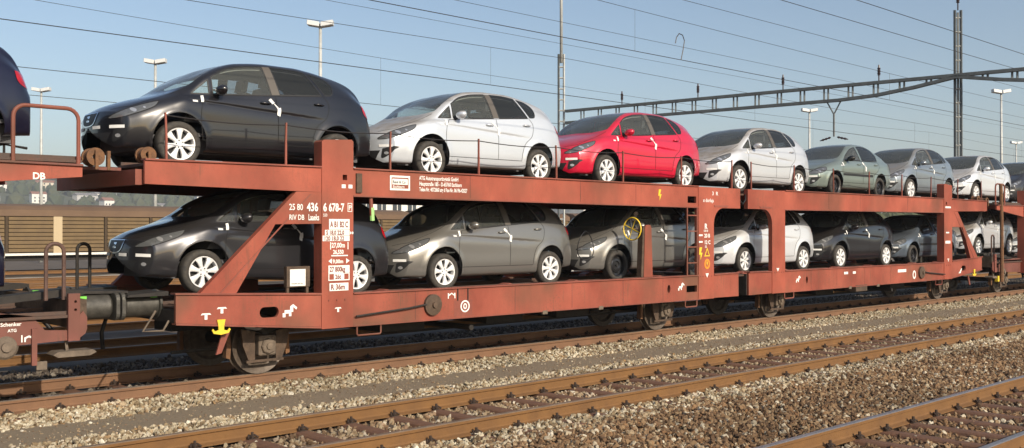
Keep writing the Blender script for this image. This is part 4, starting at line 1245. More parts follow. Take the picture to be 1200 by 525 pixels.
class Skin:
    """a car's outer surface, kept for ray casting trim on to it"""
    def __init__(s, V):
        N, M = V.shape[:2]
        vs = [tuple(p) for p in V.reshape(-1, 3)]
        fs = [(i * M + j, (i + 1) * M + j, (i + 1) * M + j + 1, i * M + j + 1) for i in range(N - 1) for j in range(M - 1)]
        s.t = BVHTree.FromPolygons([Vector(v) for v in vs], fs)

    def patch(s, poly, mode, off=.004, cell=.035, thick=0.0):
        """polygon seen from the side (xz), front (yz), back (yz) or above (xy), laid on the surface of the +y half"""
        bm = bmesh.new()
        f = bm.faces.new([bm.verts.new((p[0], p[1], 0)) for p in poly])
        bmesh.ops.triangulate(bm, faces=bm.faces[:])
        a = np.array(poly); lo, hi = a.min(0), a.max(0)
        for ax in (0, 1):
            n = int((hi[ax] - lo[ax]) / cell)
            for k in range(1, n + 1):
                co = [0, 0, 0]; co[ax] = lo[ax] + (hi[ax] - lo[ax]) * k / (n + 1)
                no = [0, 0, 0]; no[ax] = 1
                bmesh.ops.bisect_plane(bm, geom=bm.verts[:] + bm.edges[:] + bm.faces[:], plane_co=co, plane_no=no)
        bm.verts.index_update()
        vs = []
        D = {'side': (Vector((0, -1, 0))), 'front': Vector((1, 0, 0)), 'back': Vector((-1, 0, 0)), 'top': Vector((0, 0, -1))}[mode]
        for v in bm.verts:
            x, y = v.co.x, v.co.y
            o = {'side': Vector((x, 2, y)), 'front': Vector((-2, x, y)), 'back': Vector((7, x, y)), 'top': Vector((x, y, 4))}[mode]
            h, nrm, _, _ = s.t.ray_cast(o, D)
            if h is None:
                h, nrm, _, _ = s.t.find_nearest({'side': Vector((x, .8, y)), 'front': Vector((.05, x, y)), 'back': Vector((4.2, x, y)), 'top': Vector((x, y, 1))}[mode])
            if nrm.dot(D) > 0: nrm = -nrm
            vs.append(h + nrm * off)
        fs = [[v.index for v in f.verts] for f in bm.faces]
        bm.free()
        # face the outside
        if fs:
            f = fs[0]; n = (vs[f[1]] - vs[f[0]]).cross(vs[f[2]] - vs[f[0]])
            if n.dot(D) > 0: fs = [f[::-1] for f in fs]
        return vs, fs

    def strip(s, line, w, mode='side', off=.002):
        """a narrow band along a polyline"""
        out_v, out_f = [], []
        L = [np.array(p, float) for p in line]
        # resample
        q = [L[0]]
        for a, b in zip(L[:-1], L[1:]):
            n = max(1, int(np.linalg.norm(b - a) / .03))
            for k in range(1, n + 1): q.append(a + (b - a) * k / n)
        for i in range(len(q)):
            d = q[min(i + 1, len(q) - 1)] - q[max(i - 1, 0)]; d = d / (np.linalg.norm(d) + 1e-9)
            nrm = np.array([-d[1], d[0]])
            for sg in (-1, 1):
                p = q[i] + nrm * sg * w / 2
                if mode == 'side': h, nn, _, _ = s.t.ray_cast(Vector((p[0], 2, p[1])), Vector((0, -1, 0)))
                elif mode == 'top': h, nn, _, _ = s.t.ray_cast(Vector((p[0], p[1], 4)), Vector((0, 0, -1)))
                else: h, nn, _, _ = s.t.ray_cast(Vector((-2, p[0], p[1])), Vector((1, 0, 0)))
                if h is None: h = Vector((p[0], .8, p[1])) if mode == 'side' else Vector((0, p[0], p[1])); nn = Vector((0, 1, 0)) if mode == 'side' else Vector((-1, 0, 0))
                D = Vector((0, -1, 0)) if mode == 'side' else Vector((0, 0, -1)) if mode == 'top' else Vector((1, 0, 0))
                if nn.dot(D) > 0: nn = -nn
                out_v.append(h + nn * off)
        for i in range(len(q) - 1):
            out_f.append((2 * i, 2 * i + 1, 2 * i + 3, 2 * i + 2))
        return out_v, out_f


def mk(name, vs, fs, mats, smooth=True, sides=(1,), recalc=False):
    """mesh of a patch for one side of the car (+1 as cast, -1 mirrored), or both joined"""
    V, F = [], []
    for sd in sides:
        b = len(V)
        V += [(p[0], p[1] * sd, p[2]) for p in vs]
        F += [tuple(b + i for i in (f if sd > 0 else tuple(reversed(f)))) for f in fs]
    me = bpy.data.meshes.new(name)
    me.from_pydata(V, [], F)
    for m in (mats if isinstance(mats, (list, tuple)) else [mats]): me.materials.append(m)
    if recalc:
        bm = bmesh.new(); bm.from_mesh(me); bmesh.ops.recalc_face_normals(bm, faces=bm.faces); bm.to_mesh(me); bm.free()
    if smooth: me.polygons.foreach_set('use_smooth', [True] * len(me.polygons))
    me.update()
    return me


def sheet(V, sel, FC):
    """triangles of the grid chosen by sel, without loose corners"""
    T = FC.tris()[sel]
    used, inv = np.unique(T, return_inverse=True)
    flat = V.reshape(-1, 3)
    return [tuple(flat[k]) for k in used], [tuple(f) for f in inv.reshape(-1, 3).tolist()]


M_trim = mat('car_interior', (0.035, 0.034, 0.036), 0.85)
M_tyre = mat('tyre_rubber', (0.028, 0.027, 0.026), 0.8, var=0.5, scale=14, col2=(0.07, 0.06, 0.048))
M_alloy = mat('alloy_wheel', (0.80, 0.80, 0.80), 0.38, metal=0.15)
M_steelw = mat('black_steel_wheel', (0.07, 0.07, 0.075), 0.28, metal=0.8)
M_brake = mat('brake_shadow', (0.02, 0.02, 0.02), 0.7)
M_blackpl = mat('black_plastic', (0.018, 0.018, 0.019), 0.5)
M_gap = mat('panel_gap', (0.012, 0.012, 0.012), 0.9)
M_tape = mat('white_foam_tape', (0.82, 0.82, 0.80), 0.7)
M_chrome = mat('chrome', (0.75, 0.76, 0.78), 0.15, metal=1.0)
M_taillens = mat('tail_lens', (0.42, 0.012, 0.02), 0.15, coat=0.6)
M_headlens = mat('head_lens', (0.13, 0.135, 0.14), 0.18, metal=0.2, coat=1.0)
M_lampbulb = mat('lamp_reflector', (0.72, 0.73, 0.75), 0.22, metal=0.7)
M_chromefr = mat('window_chrome', (0.42, 0.40, 0.37), 0.35, metal=0.7)
G_front = glass_mat('glass_front', (0.84, 0.90, 0.87), veil=.13)
G_screen = glass_mat('glass_screen', (0.80, 0.86, 0.84), veil=.17)
G_priv = glass_mat('glass_privacy', (0.34, 0.36, 0.38), veil=.05)


def wheel_meshes(r, alloy=True):
    t = MB()
    w = .10; rr = r * .70
    prof = [(rr, -w * .80), (rr + .008, -w * .93), (r * .86, -w), (r * .955, -w * .86), (r * .992, -w * .62), (r, -w * .25), (r, w * .25), (r * .992, w * .62), (r * .955, w * .86), (r * .86, w), (rr + .008, w * .93), (rr, w * .8)]
    t.lathe((0, 0, 0), prof, 'y', 40)
    tyre = t.mesh('tyre', M_tyre, smooth=50)
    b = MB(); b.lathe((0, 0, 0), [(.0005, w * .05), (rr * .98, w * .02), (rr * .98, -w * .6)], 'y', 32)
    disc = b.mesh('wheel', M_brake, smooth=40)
    m = MB()
    if alloy:
        # rim lip and barrel, seven tapering spokes, hub with bolt holes
        m.lathe((0, 0, 0), [(rr * .995, w * .35), (rr * 1.012, w * .80), (rr * 1.0, w * .90), (rr * .93, w * .86), (rr * .90, w * .62), (rr * .90, 0)], 'y', 48)
        for k in range(7):
            a0 = 2 * math.pi * k / 7 + .2
            def pt(rad, ang, yy): return (rad * math.cos(a0 + ang), yy, rad * math.sin(a0 + ang))
            ring = []
            for (rad, hw, yy) in ((.045, .020, .070), (.10, .026, .077), (rr * .72, .036, .080), (rr * .93, .054, .078)):
                an = hw / rad
                ring.append([pt(rad, -an, yy - .004), pt(rad, -an * .55, yy + .007), pt(rad, an * .55, yy + .007), pt(rad, an, yy - .004), pt(rad, an, yy - .04), pt(rad, -an, yy - .04)])
            vs = [p for q in ring for p in q]; fs = []
            for i in range(3):
                for j in range(6): fs.append((i * 6 + j, i * 6 + (j + 1) % 6, (i + 1) * 6 + (j + 1) % 6, (i + 1) * 6 + j))
            m.add(vs, fs)
        m.lathe((0, 0, 0), [(.0005, .070), (.028, .072), (.032, .080), (.066, .080), (.072, .070), (.072, .03)], 'y', 28)
        m.mi = 1
        for k in range(5):
            a = 2 * math.pi * k / 5 + .5
            m.cyl((.05 * math.cos(a), 0, .05 * math.sin(a)), .010, .078, .0835, 'y', 8)
        rim = m.mesh('rim', [M_alloy, M_brake], smooth=35)
    else:
        m.lathe((0, 0, 0), [(rr * .995, w * .35), (rr * 1.012, w * .80), (rr * 1.0, w * .90), (rr * .92, w * .80), (rr * .86, w * .25), (rr * .74, w * .20), (rr * .62, w * .45), (rr * .42, w * .50), (rr * .34, w * .30), (.0005, w * .30)], 'y', 40)
        m.mi = 1
        for k in range(8):
            a = 2 * math.pi * k / 8
            m.cyl((rr * .76 * math.cos(a), 0, rr * .76 * math.sin(a)), .018, w * .19, w * .30, 'y', 10)
        m.lathe((0, 0, 0), [(.026, w * .30), (.024, w * .62), (.0005, w * .64)], 'y', 16)
        rim = m.mesh('rim', [M_steelw, M_brake], smooth=35)
    return disc, tyre, rim


def car_meshes(C):
    """all parts of a car in its own space (nose at x=0, wheels on z=0); list of (name, mesh, key, sub-parts)"""
    V, lev = body_grid(C)
    skin = Skin(V)
    N, M = V.shape[:2]
    LV = np.broadcast_to(lev[None, :], (N, M))
    low = LV < 6.0
    FC = Faces(V)
    body = np.ones((N - 1, M - 1, 2), bool)
    # wheel arches
    for ax in C['axles']:
        ra = C['arch']
        poly = [(ax + ra * math.cos(a), C['wr'] + .01 + ra * math.sin(a)) for a in np.linspace(0, math.pi, 28)] + [(ax - ra, -.3), (ax + ra, -.3)]
        body &= ~FC.cut(V, poly, (0, 2), LV < 5.0)
    parts = []
    glass = {}
    for nm, (poly, _) in C['glass'].items():
        sel = FC.cut(V, poly, (0, 2), (LV > 4.2) & (LV < 6.3)) & body
        body &= ~sel
        glass[nm] = sel
    ws = FC.cut(V, C['screen'], (0, 1), (LV > 6.3)) & body & (V[:-1, :-1, 0] < 2.3)[..., None]; body &= ~ws
    rs = None
    if C['rear_screen']:
        rs = FC.cut(V, C['rear_screen'], (1, 2), (LV > 6.5) & (V[..., 0] > 3.5)) & body; body &= ~rs
    doors = []
    for poly in C['doors']:
        sel = FC.cut(V, poly, (0, 2), LV < 5.2) & body
        body &= ~sel
        doors.append(sel)
    skin = Skin(V)
    # smooth normals over the whole skin so that doors and body shade alike
    me_b = mk('body', *sheet(V, body, FC), None or M_trim, sides=(1, -1))
    parts.append(('body', me_b, 'paint', []))
    seam_line = [C['doors'][0], C['doors'][1]]
    for k, sel in enumerate(doors):
        vs, fs = sheet(V, sel, FC)
        for sd in (1, -1):
            subs = []
            hx, hz = C['handles'][k]
            h = MB()
            q, nn, _, _ = skin.t.ray_cast(Vector((hx, 2, hz)), Vector((0, -1, 0)))
            yy = q.y
            h.tube([(hx - .085, sd * (yy - .004), hz), (hx - .07, sd * (yy + .026), hz + .002), (hx, sd * (yy + .034), hz + .004), (hx + .07, sd * (yy + .026), hz + .004), (hx + .085, sd * (yy - .004), hz + .002)], [.012, .015, .016, .015, .012], 8)
            subs.append(('handle', h.mesh('handle', M_trim, smooth=True), 'paint'))
            poly = C['doors'][k]
            sv, sf = skin.strip(poly + [poly[0]], .009)
            subs.append(('door_seal', mk('door_seal', sv, sf, M_gap, sides=(sd,), recalc=False), None))
            parts.append(('door', mk('door', vs, fs, M_trim, sides=(sd,)), 'paint', subs))
    for nm, sel in glass.items():
        vs, fs = sheet(V, sel, FC)
        g = G_priv if nm.startswith('rear') else G_front
        for sd in (1, -1):
            poly = C['glass'][nm][0]
            sv, sf = skin.strip(poly + [poly[0]], .016, off=.003)
            parts.append(('side_window', mk('side_window', vs, fs, g, sides=(sd,)), None, [('window_seal', mk('window_seal', sv, sf, M_blackpl, sides=(sd,)), None)]))
    vs, fs = sheet(V, ws, FC)
    parts.append(('windscreen', mk('windscreen', vs, fs, G_screen, sides=(1, -1)), None, []))
    if rs is not None and rs.any():
        vs, fs = sheet(V, rs, FC)
        parts.append(('rear_window', mk('rear_window', vs, fs, G_priv, sides=(1, -1)), None, []))
    # inner lining behind the painted shell, so that the cabin is dark through the glass
    Vi = V.copy()
    Vi[..., 1] *= .965; Vi[..., 2] = .2 + (Vi[..., 2] - .2) * .972
    vs, fs = sheet(Vi, (body | doors[0] | doors[1]) & ((V[:-1, :-1, 2] > .42) & (V[:-1, :-1, 0] > 1.0) & (V[:-1, :-1, 0] < 4.05))[..., None], FC)
    parts.append(('lining', mk('lining', vs, fs, M_trim, sides=(1, -1)), None, []))
    vs, fs = sheet(Vi, (body & ((LV[:-1, :-1] > 5.9) & (V[:-1, :-1, 0] > 1.55) & (V[:-1, :-1, 0] < 4.0) & (V[:-1, :-1, 2] > 1.15))[..., None]), FC)
    vs = [(p[0], p[1] * .99, p[2] - .012) for p in vs]
    parts.append(('headliner', mk('headliner', vs, fs, mat('headliner_cloth', (.50, .50, .47), .9), sides=(1, -1)), None, []))
    m = MB()
    d0, d1, dz = C['dash']
    m.box(.35, 4.0, -.60, .60, .17, .40)
    m.prism([(d0, .6), (d1 + .1, .6), (d1, dz - .05), (d0 + .2, dz)], -.70, .70)
    m.box(1.0, 4.0, -.74, .74, .40, .45)
    sz = C['seat_z']
    for sy in (-.37, .37):
        m.prism([(1.75, .45), (2.25, .45), (2.32, sz), (1.72, sz + .04)], sy - .25, sy + .25)
        m.prism([(2.20, sz), (2.34, sz), (2.50, sz + .58), (2.40, sz + .60)], sy - .24, sy + .24)
        m.prism([(2.41, sz + .62), (2.50, sz + .62), (2.53, sz + .80), (2.45, sz + .80)], sy - .12, sy + .12)
    m.prism([(2.80, .45), (3.25, .45), (3.30, sz + .02), (2.78, sz + .04)], -.66, .66)
    m.prism([(3.22, sz), (3.34, sz), (3.46, sz + .52), (3.38, sz + .54)], -.64, .64)
    m.lathe((1.62, -.37, sz + .33), [(.175, -.012), (.19, 0), (.175, .012), (.16, 0), (.175, -.012)], 'x', 20)
    parts.append(('interior', m.mesh('interior', mat('seat_cloth', (.10, .10, .105), .9)), None, []))
    if C.get('pillar'):
        vs, fs = skin.patch(C['pillar'], 'side', .003)
        for sd in (1, -1):
            parts.append(('pillar_trim', mk('pillar_trim', vs, fs, mat('pillar_film', (.10, .088, .075), .45), sides=(sd,)), None, []))
    # lights
    for sd in (1, -1):
        vs, fs = skin.patch(C['head'], 'side', .005)
        hx = [p[0] for p in C['head']]; hz = [p[1] for p in C['head']]
        cx, cz = sum(hx) / len(hx), sum(hz) / len(hz)
        subs = []
        for (dx, dz_, rr) in ((-.03, -.004, .030), (.10, .036, .014)):
            circ = [(cx + dx + rr * 1.1 * math.cos(a), cz + dz_ + rr * math.sin(a)) for a in np.linspace(0, 2 * math.pi, 14, endpoint=False)]
            v2, f2 = skin.patch(circ, 'side', .008, .03)
            subs.append(('reflector', mk('reflector', v2, f2, M_lampbulb, sides=(sd,)), None))
        sv, sf = skin.strip(C['head'] + [C['head'][0]], .008, off=.006)
        subs.append(('lamp_rim', mk('lamp_rim', sv, sf, M_gap, sides=(sd,)), None))
        parts.append(('headlight', mk('headlight', vs, fs, M_headlens, sides=(sd,)), None, subs))
        vs, fs = skin.patch(C['tail'], 'side', .006)
        parts.append(('tail_light', mk('tail_light', vs, fs, M_taillens, sides=(sd,)), None, []))
    # front: grille, lower intake, fog lamp recesses
    zt = C['keys'][-1]['z'][1][0]
    g = smooth_poly([(-.24, zt - .02), (.24, zt - .02), (.20, zt - .14), (.10, zt - .19), (-.10, zt - .19), (-.20, zt - .14)], 4, (0, 1))
    vs, fs = skin_patch_full(V, g, .006)
    subs = []
    gl = [skin_strip_full(V, g + [g[0]], .014)]
    subs.append(('grille_frame', mk('grille_frame', gl[0][0], gl[0][1], M_chrome), None))
    e1 = [(-.045, zt - .055), (.045, zt - .055), (.045, zt - .07), (-.015, zt - .09), (.05, zt - .115), (.05, zt - .135), (-.05, zt - .135), (-.05, zt - .12), (.012, zt - .10), (-.045, zt - .08)]
    ev, ef = skin_patch_full(V, e1, .010)
    subs.append(('emblem', mk('emblem', ev, ef, M_chrome), None))
    parts.append(('grille', mk('grille', vs, fs, M_blackpl), None, subs))
    lo = smooth_poly([(-.52, .40), (.52, .40), (.44, .265), (-.44, .265)], 4, (0, 1, 2, 3))
    vs, fs = skin_patch_full(V, lo, .005)
    parts.append(('air_intake', mk('air_intake', vs, fs, M_blackpl), None, []))
    for sd in (1, -1):
        fg = smooth_poly([(.555, .43), (.72, .465), (.76, .455), (.69, .36), (.60, .29), (.535, .285)], 4, (0, 2))
        vs, fs = skin.patch(fg, 'front', .005)
        c = [(.615 + .035 * math.cos(a), .355 + .025 * math.sin(a)) for a in np.linspace(0, 2 * math.pi, 12, endpoint=False)]
        v2, f2 = skin.patch(c, 'front', .009)
        parts.append(('fog_lamp_recess', mk('fog_lamp_recess', vs, fs, M_blackpl, sides=(sd,)), None, [('fog_lamp', mk('fog_lamp', v2, f2, M_lampbulb, sides=(sd,)), None)]))
    # mirrors
    mx, my, mz = C['mirror']
    for sd in (1, -1):
        q = MB()
        n, k = 12, 16
        for i in range(n + 1):
            a = math.pi * i / n
            for j in range(k):
                b = 2 * math.pi * j / k
                xx = -.10 * math.cos(a) if math.cos(a) > 0 else -.05 * math.cos(a)
                q.v.append((mx + xx, sd * (my + .115 * math.sin(a) * math.cos(b)), mz + .072 * math.sin(a) * math.sin(b) + .012 * math.sin(a) * math.cos(b)))
        for i in range(n):
            for j in range(k): q.f.append((i * k + j, i * k + (j + 1) % k, (i + 1) * k + (j + 1) % k, (i + 1) * k + j)); q.m.append(0)
        mir = q.mesh('mirror', M_trim, smooth=True)
        st = MB().tube([(mx - .06, sd * (my - .16), mz - .075), (mx - .01, sd * (my - .06), mz - .03)], [.028, .024], 8)
        parts.append(('mirror', mir, 'mirror', [('mirror_arm', st.mesh('mirror_arm', M_blackpl, smooth=True), None)]))
    # transport tape: strips on the bumper, at the door edges and on the wing
    def tape(poly, mode='side', both=False):
        vs, fs = skin.patch(poly, mode, .007, .05)
        return vs, fs
    T = []
    rect = lambda x, z, w, h: [(x - w / 2, z - h / 2), (x + w / 2, z - h / 2), (x + w / 2, z + h / 2), (x - w / 2, z + h / 2)]
    zz = C['handles'][0][1]
    for sd in (1, -1):
        for poly in ([(2.25, zz + .05), (2.29, zz + .08), (2.35, zz + .02), (2.305, zz - .005)], [(2.325, zz + .01), (2.355, zz + .0), (2.415, zz - .055), (2.40, zz - .075)],
                     [(2.39, zz - .06), (2.445, zz - .045), (2.452, zz - .12), (2.435, zz - .175), (2.39, zz - .16)], [(1.185, zz - .07), (1.228, zz - .065), (1.232, zz + .03), (1.19, zz + .022)]):
            vs, fs = tape(poly)
            parts.append(('protective_tape', mk('protective_tape', vs, fs, M_tape, sides=(sd,)), None, []))
        vs, fs = tape(rect(1.10, zz - .06, .075, .028))
        parts.append(('turn_signal', mk('turn_signal', vs, fs, mat('clear_lens', (.7, .7, .7), .2), sides=(sd,)), None, []))
        for (y0, w) in ((.25, .18), (.60, .20)):
            vs, fs = skin.patch(rect(y0, .475, w, .042), 'front', .010, .05)
            parts.append(('bumper_foam', mk('bumper_foam', vs, fs, M_tape, sides=(sd,)), None, []))
        if C['rub']:
            (a, b), z = C['rub']
            vs, fs = skin.patch([(a, z - .03), (b, z - .03), (b, z + .03), (a, z + .03)], 'side', .012, .1)
            parts.append(('rub_strip', mk('rub_strip', vs, fs, M_blackpl, sides=(sd,)), None, []))
    # bonnet gap
    sv, sf = skin.strip([(.10, .40), (.30, .60), (.55, .665), (.85, .70), (1.0, .72)], .008, 'top', .002)
    for sd in (1, -1):
        parts.append(('bonnet_seal', mk('bonnet_seal', sv, sf, M_gap, sides=(sd,)), None, []))
    return parts


def skin_patch_full(V, poly, off):
    """front-view polygon across both halves"""
    full = np.concatenate([V, V[:, -2::-1] * np.array([1, -1, 1])], 1)
    return Skin(full).patch(poly, 'front', off, .05)


def skin_strip_full(V, line, w):
    full = np.concatenate([V, V[:, -2::-1] * np.array([1, -1, 1])], 1)
    return Skin(full).strip(line, w, 'front', .009)


CARM = {}


def place_car(kind, name, nose_x, z, paint, label, group, steel=False, pitch=0.0, yc=14.006, mirror_black=False):
    C = {'hatch': ALTEA, 'saloon': SALOON}[kind]
    if kind not in CARM: CARM[kind] = car_meshes(C)
    wk = (kind, steel)
    if wk not in CARM: CARM[wk] = wheel_meshes(C['wr'], not steel)
    root = thing(name, (nose_x, yc, z), label, 'car', group, rot=(0, pitch, 0))
    def obj(nm, me, key, par):
        o = bpy.data.objects.new(nm, me); COL.objects.link(o); o.parent = par
        if key in ('paint', 'mirror'):
            o.material_slots[0].link = 'OBJECT'
            o.material_slots[0].material = M_blackpl if (key == 'mirror' and mirror_black) else paint
        return o
    for nm, me, key, subs in CARM[kind]:
        p = obj(nm, me, key, root)
        p.location = (0, 0, .040); p.scale = (1, 1, 1.014)      # springs blocked for transport: body rides high
        for (n2, m2, k2) in subs: obj(n2, m2, k2, p)
    disc, tyre, rim = CARM[wk]
    for ax in C['axles']:
        for sd in (1, -1):
            w = bpy.data.objects.new('wheel', disc); COL.objects.link(w); w.parent = root
            w.location = (ax, sd * .765, C['wr']); w.rotation_euler = (0, rng.uniform(0, 6.28), 0 if sd > 0 else math.pi)
            for n2, m2 in (('tyre', tyre), ('rim', rim)):
                o = bpy.data.objects.new(n2, m2); COL.objects.link(o); o.parent = w
    return root
# ------------------------------------------------------------------ the cars on the decks
P_black = car_paint('paint_black', (0.012, 0.012, 0.015), 0.2, 0.28, 0.10)
P_navy = car_paint('paint_navy', (0.010, 0.010, 0.028), 0.2, 0.28, 0.08)
P_silver = car_paint('paint_silver', (0.64, 0.68, 0.73), 0.35, 0.34, 0.85)
P_silver2 = car_paint('paint_silver_warm', (0.63, 0.65, 0.68), 0.35, 0.34, 0.88)
P_silver3 = car_paint('paint_silver_white', (0.70, 0.725, 0.76), 0.3, 0.34, 0.7)
P_red = car_paint('paint_red', (0.60, 0.006, 0.040), 0.15, 0.30, 0.22)
P_green = car_paint('paint_greygreen', (0.25, 0.305, 0.275), 0.5, 0.30, 0.25)
P_bluegrey = car_paint('paint_bluegrey', (0.27, 0.31, 0.345), 0.55, 0.30, 0.70)
P_dgrey = car_paint('paint_darkgrey', (0.035, 0.035, 0.040), 0.45, 0.30, 0.12)
P_grey = car_paint('paint_beigegrey', (0.25, 0.243, 0.228), 0.6, 0.32, 0.30)
P_grey2 = car_paint('paint_warmgrey', (0.25, 0.245, 0.232), 0.6, 0.32, 0.30)
P_blue = car_paint('paint_steelblue', (0.15, 0.19, 0.24), 0.6, 0.30, 0.20)
ZU, ZL = 3.152, 1.246
GU, GL = 'new cars on the upper deck', 'new cars on the lower deck'
H, S_ = 'hatchback_car', 'saloon_car'
FA = .885
place_car('hatch', H, .08, ZU, P_navy, 'dark navy hatchback cut off by the left edge on the upper deck', GU)
place_car('hatch', H, 6.16 - FA, ZU, P_black, 'black hatchback on the upper deck above the number plate brace', GU)
place_car('hatch', H, 10.61 - FA, ZU, P_silver, 'silver hatchback on the upper deck between the black car and the red car', GU)
place_car('hatch', H, 15.10 - FA, ZU, P_red, 'bright red hatchback on the upper deck', GU)
place_car('hatch', H, 19.78 - FA, ZU, P_silver2, 'dusty silver hatchback on the upper deck right behind the red car', GU)
place_car('saloon', S_, 24.20 - .83, ZU, P_green, 'grey green saloon with black rub strips and steel wheels on the upper deck', GU, steel=True, mirror_black=True)
place_car('hatch', H, 28.58 - FA, ZU, P_bluegrey, 'blue grey hatchback behind the green saloon on the upper deck', GU)
place_car('hatch', H, 33.30 - FA, ZU + .02, P_silver3, 'pale silver hatchback bridging the gap to the last wagon, upper deck', GU)
place_car('hatch', H, 37.70 - FA, ZU, P_dgrey, 'dark grey hatchback at the right edge on the upper deck', GU)
place_car('hatch', H, -.22, ZL, P_navy, 'dark navy hatchback whose tail shows at the left edge, lower deck', GL)
place_car('hatch', H, 6.50 - FA, 1.415, P_dgrey, 'dark grey hatchback behind the inclined brace on the lower deck', GL, pitch=.048)
place_car('hatch', H, 10.90 - FA, ZL, P_grey, 'beige grey hatchback with alloy wheels below the silver car, lower deck', GL)
place_car('hatch', H, 15.44 - FA, ZL, P_grey2, 'grey hatchback with black steel wheels behind the yellow hand wheel, lower deck', GL, steel=True)
place_car('hatch', H, 20.00 - FA, ZL, P_silver3, 'white silver hatchback across the middle joint on the lower deck', GL)
place_car('hatch', H, 24.45 - FA, ZL, P_black, 'black hatchback on the lower deck right of the middle joint', GL)
place_car('saloon', S_, 28.75 - .83, ZL, P_blue, 'steel blue car with steel wheels left of the far end post, lower deck', GL, steel=True)
place_car('hatch', H, 33.50 - FA, 1.42, P_silver2, 'warm silver hatchback behind the far inclined brace on the lower deck', GL)
place_car('hatch', H, 38.05 - FA, ZL, P_silver, 'silver hatchback at the right edge on the lower deck', GL)
# ------------------------------------------------------------------ overhead line, masts, lamps
M_mastw = mat('mast_galvanised', (0.50, 0.51, 0.49), 0.6, metal=0.2, var=0.2, scale=3)
M_mastd = mat('mast_dark_steel', (0.11, 0.12, 0.12), 0.6, var=0.3, scale=3)
M_wire = mat('overhead_wire', (0.045, 0.04, 0.04), 0.5, metal=0.4)
M_insul = mat('brown_insulator', (0.05, 0.03, 0.028), 0.3)


def wire(label, y, z, r=.011, x0=-25, x1=240, sag=0.0, drop=None):
    """overhead conductor along the tracks; optional messenger above at drop[0] joined by droppers"""
    root = thing('overhead_wire', (x0, y, z), label, 'wire', 'overhead wires')
    xs = np.arange(x0, x1 + 1, 6.0)
    MB().tube([(x, y, z) for x in (x0, x1)], r, 5).build('conductor', M_wire, root)
    if drop:
        zm, span, ph = drop
        pts = []
        for x in np.arange(x0, x1, 3.0):
            t = ((x - ph) % span) / span
            pts.append((x, y, zm - (zm - z - .35) * (1 - (2 * t - 1) ** 2) * .30))
        MB().tube(pts, r * .7, 5).build('messenger', M_wire, root)
        k = 0
        for (x, yy, zz) in pts[2::4]:
            MB().tube([(x, y, z), (x, y, zz)], .0035, 4).build('dropper', M_wire, root)
            k += 1
            if x > 110: break
    return root


wire('overhead wire above the wagon track, with hook-shaped jumper', 14.0, 6.20, .008, drop=(7.15, 52, 14))
wire('overhead wire above the first track behind the train', 18.7, 5.95, .009, drop=(6.95, 52, 20))
wire('overhead wire above the second track behind the train', 23.4, 5.87, .008, drop=(7.55, 52, 2))
wire('faint overhead wire farthest behind the train', 28.1, 5.87, .008)
wire('upper overhead wire crossing the top right corner', 9.17, 6.62, .007)
wire('lower overhead wire near the top right corner', 9.17, 6.20, .006)
wire('thin feeder wire high above the first track behind the train', 18.7, 7.92, .006)
wire('thin feeder wire high above the second track behind the train', 23.4, 8.6, .006)
wire('thin feeder wire high above the wagon track', 14.0, 7.6, .006)
jm = MB(); jx = 18.62
jm.tube([(jx - .17, 14.0, 6.56), (jx - .13, 14.0, 6.70), (jx - .03, 14.0, 6.80), (jx + .10, 14.0, 6.78), (jx + .17, 14.0, 6.66), (jx + .12, 14.0, 6.45), (jx + .04, 14.0, 6.2)], .011, 6)
tag(jm.build('jumper_cable', M_wire), 'hook-shaped cable loop hanging between overhead wires against the sky', 'cable')


def insulator(root, x, y, z0, h=.75):
    b = MB(); b.cyl((x, y, z0), .03, 0, h * .35, 'z', 8)
    prof = [(.03, h * .35)]
    for k in range(5): prof += [(.085, h * .38 + k * .075), (.045, h * .42 + k * .075)]
    prof += [(.03, h)]
    b.lathe((x, y, z0), prof + [(.0005, h)], 'z', 10)
    b.build('insulator', M_insul, root)


A, B_ = Vector((44.0, 18.2, 0)), Vector((41.2, 39.0, 0))
gd = (B_ - A).normalized()
gp = Vector((gd.y, -gd.x, 0))
ZT = 9.02


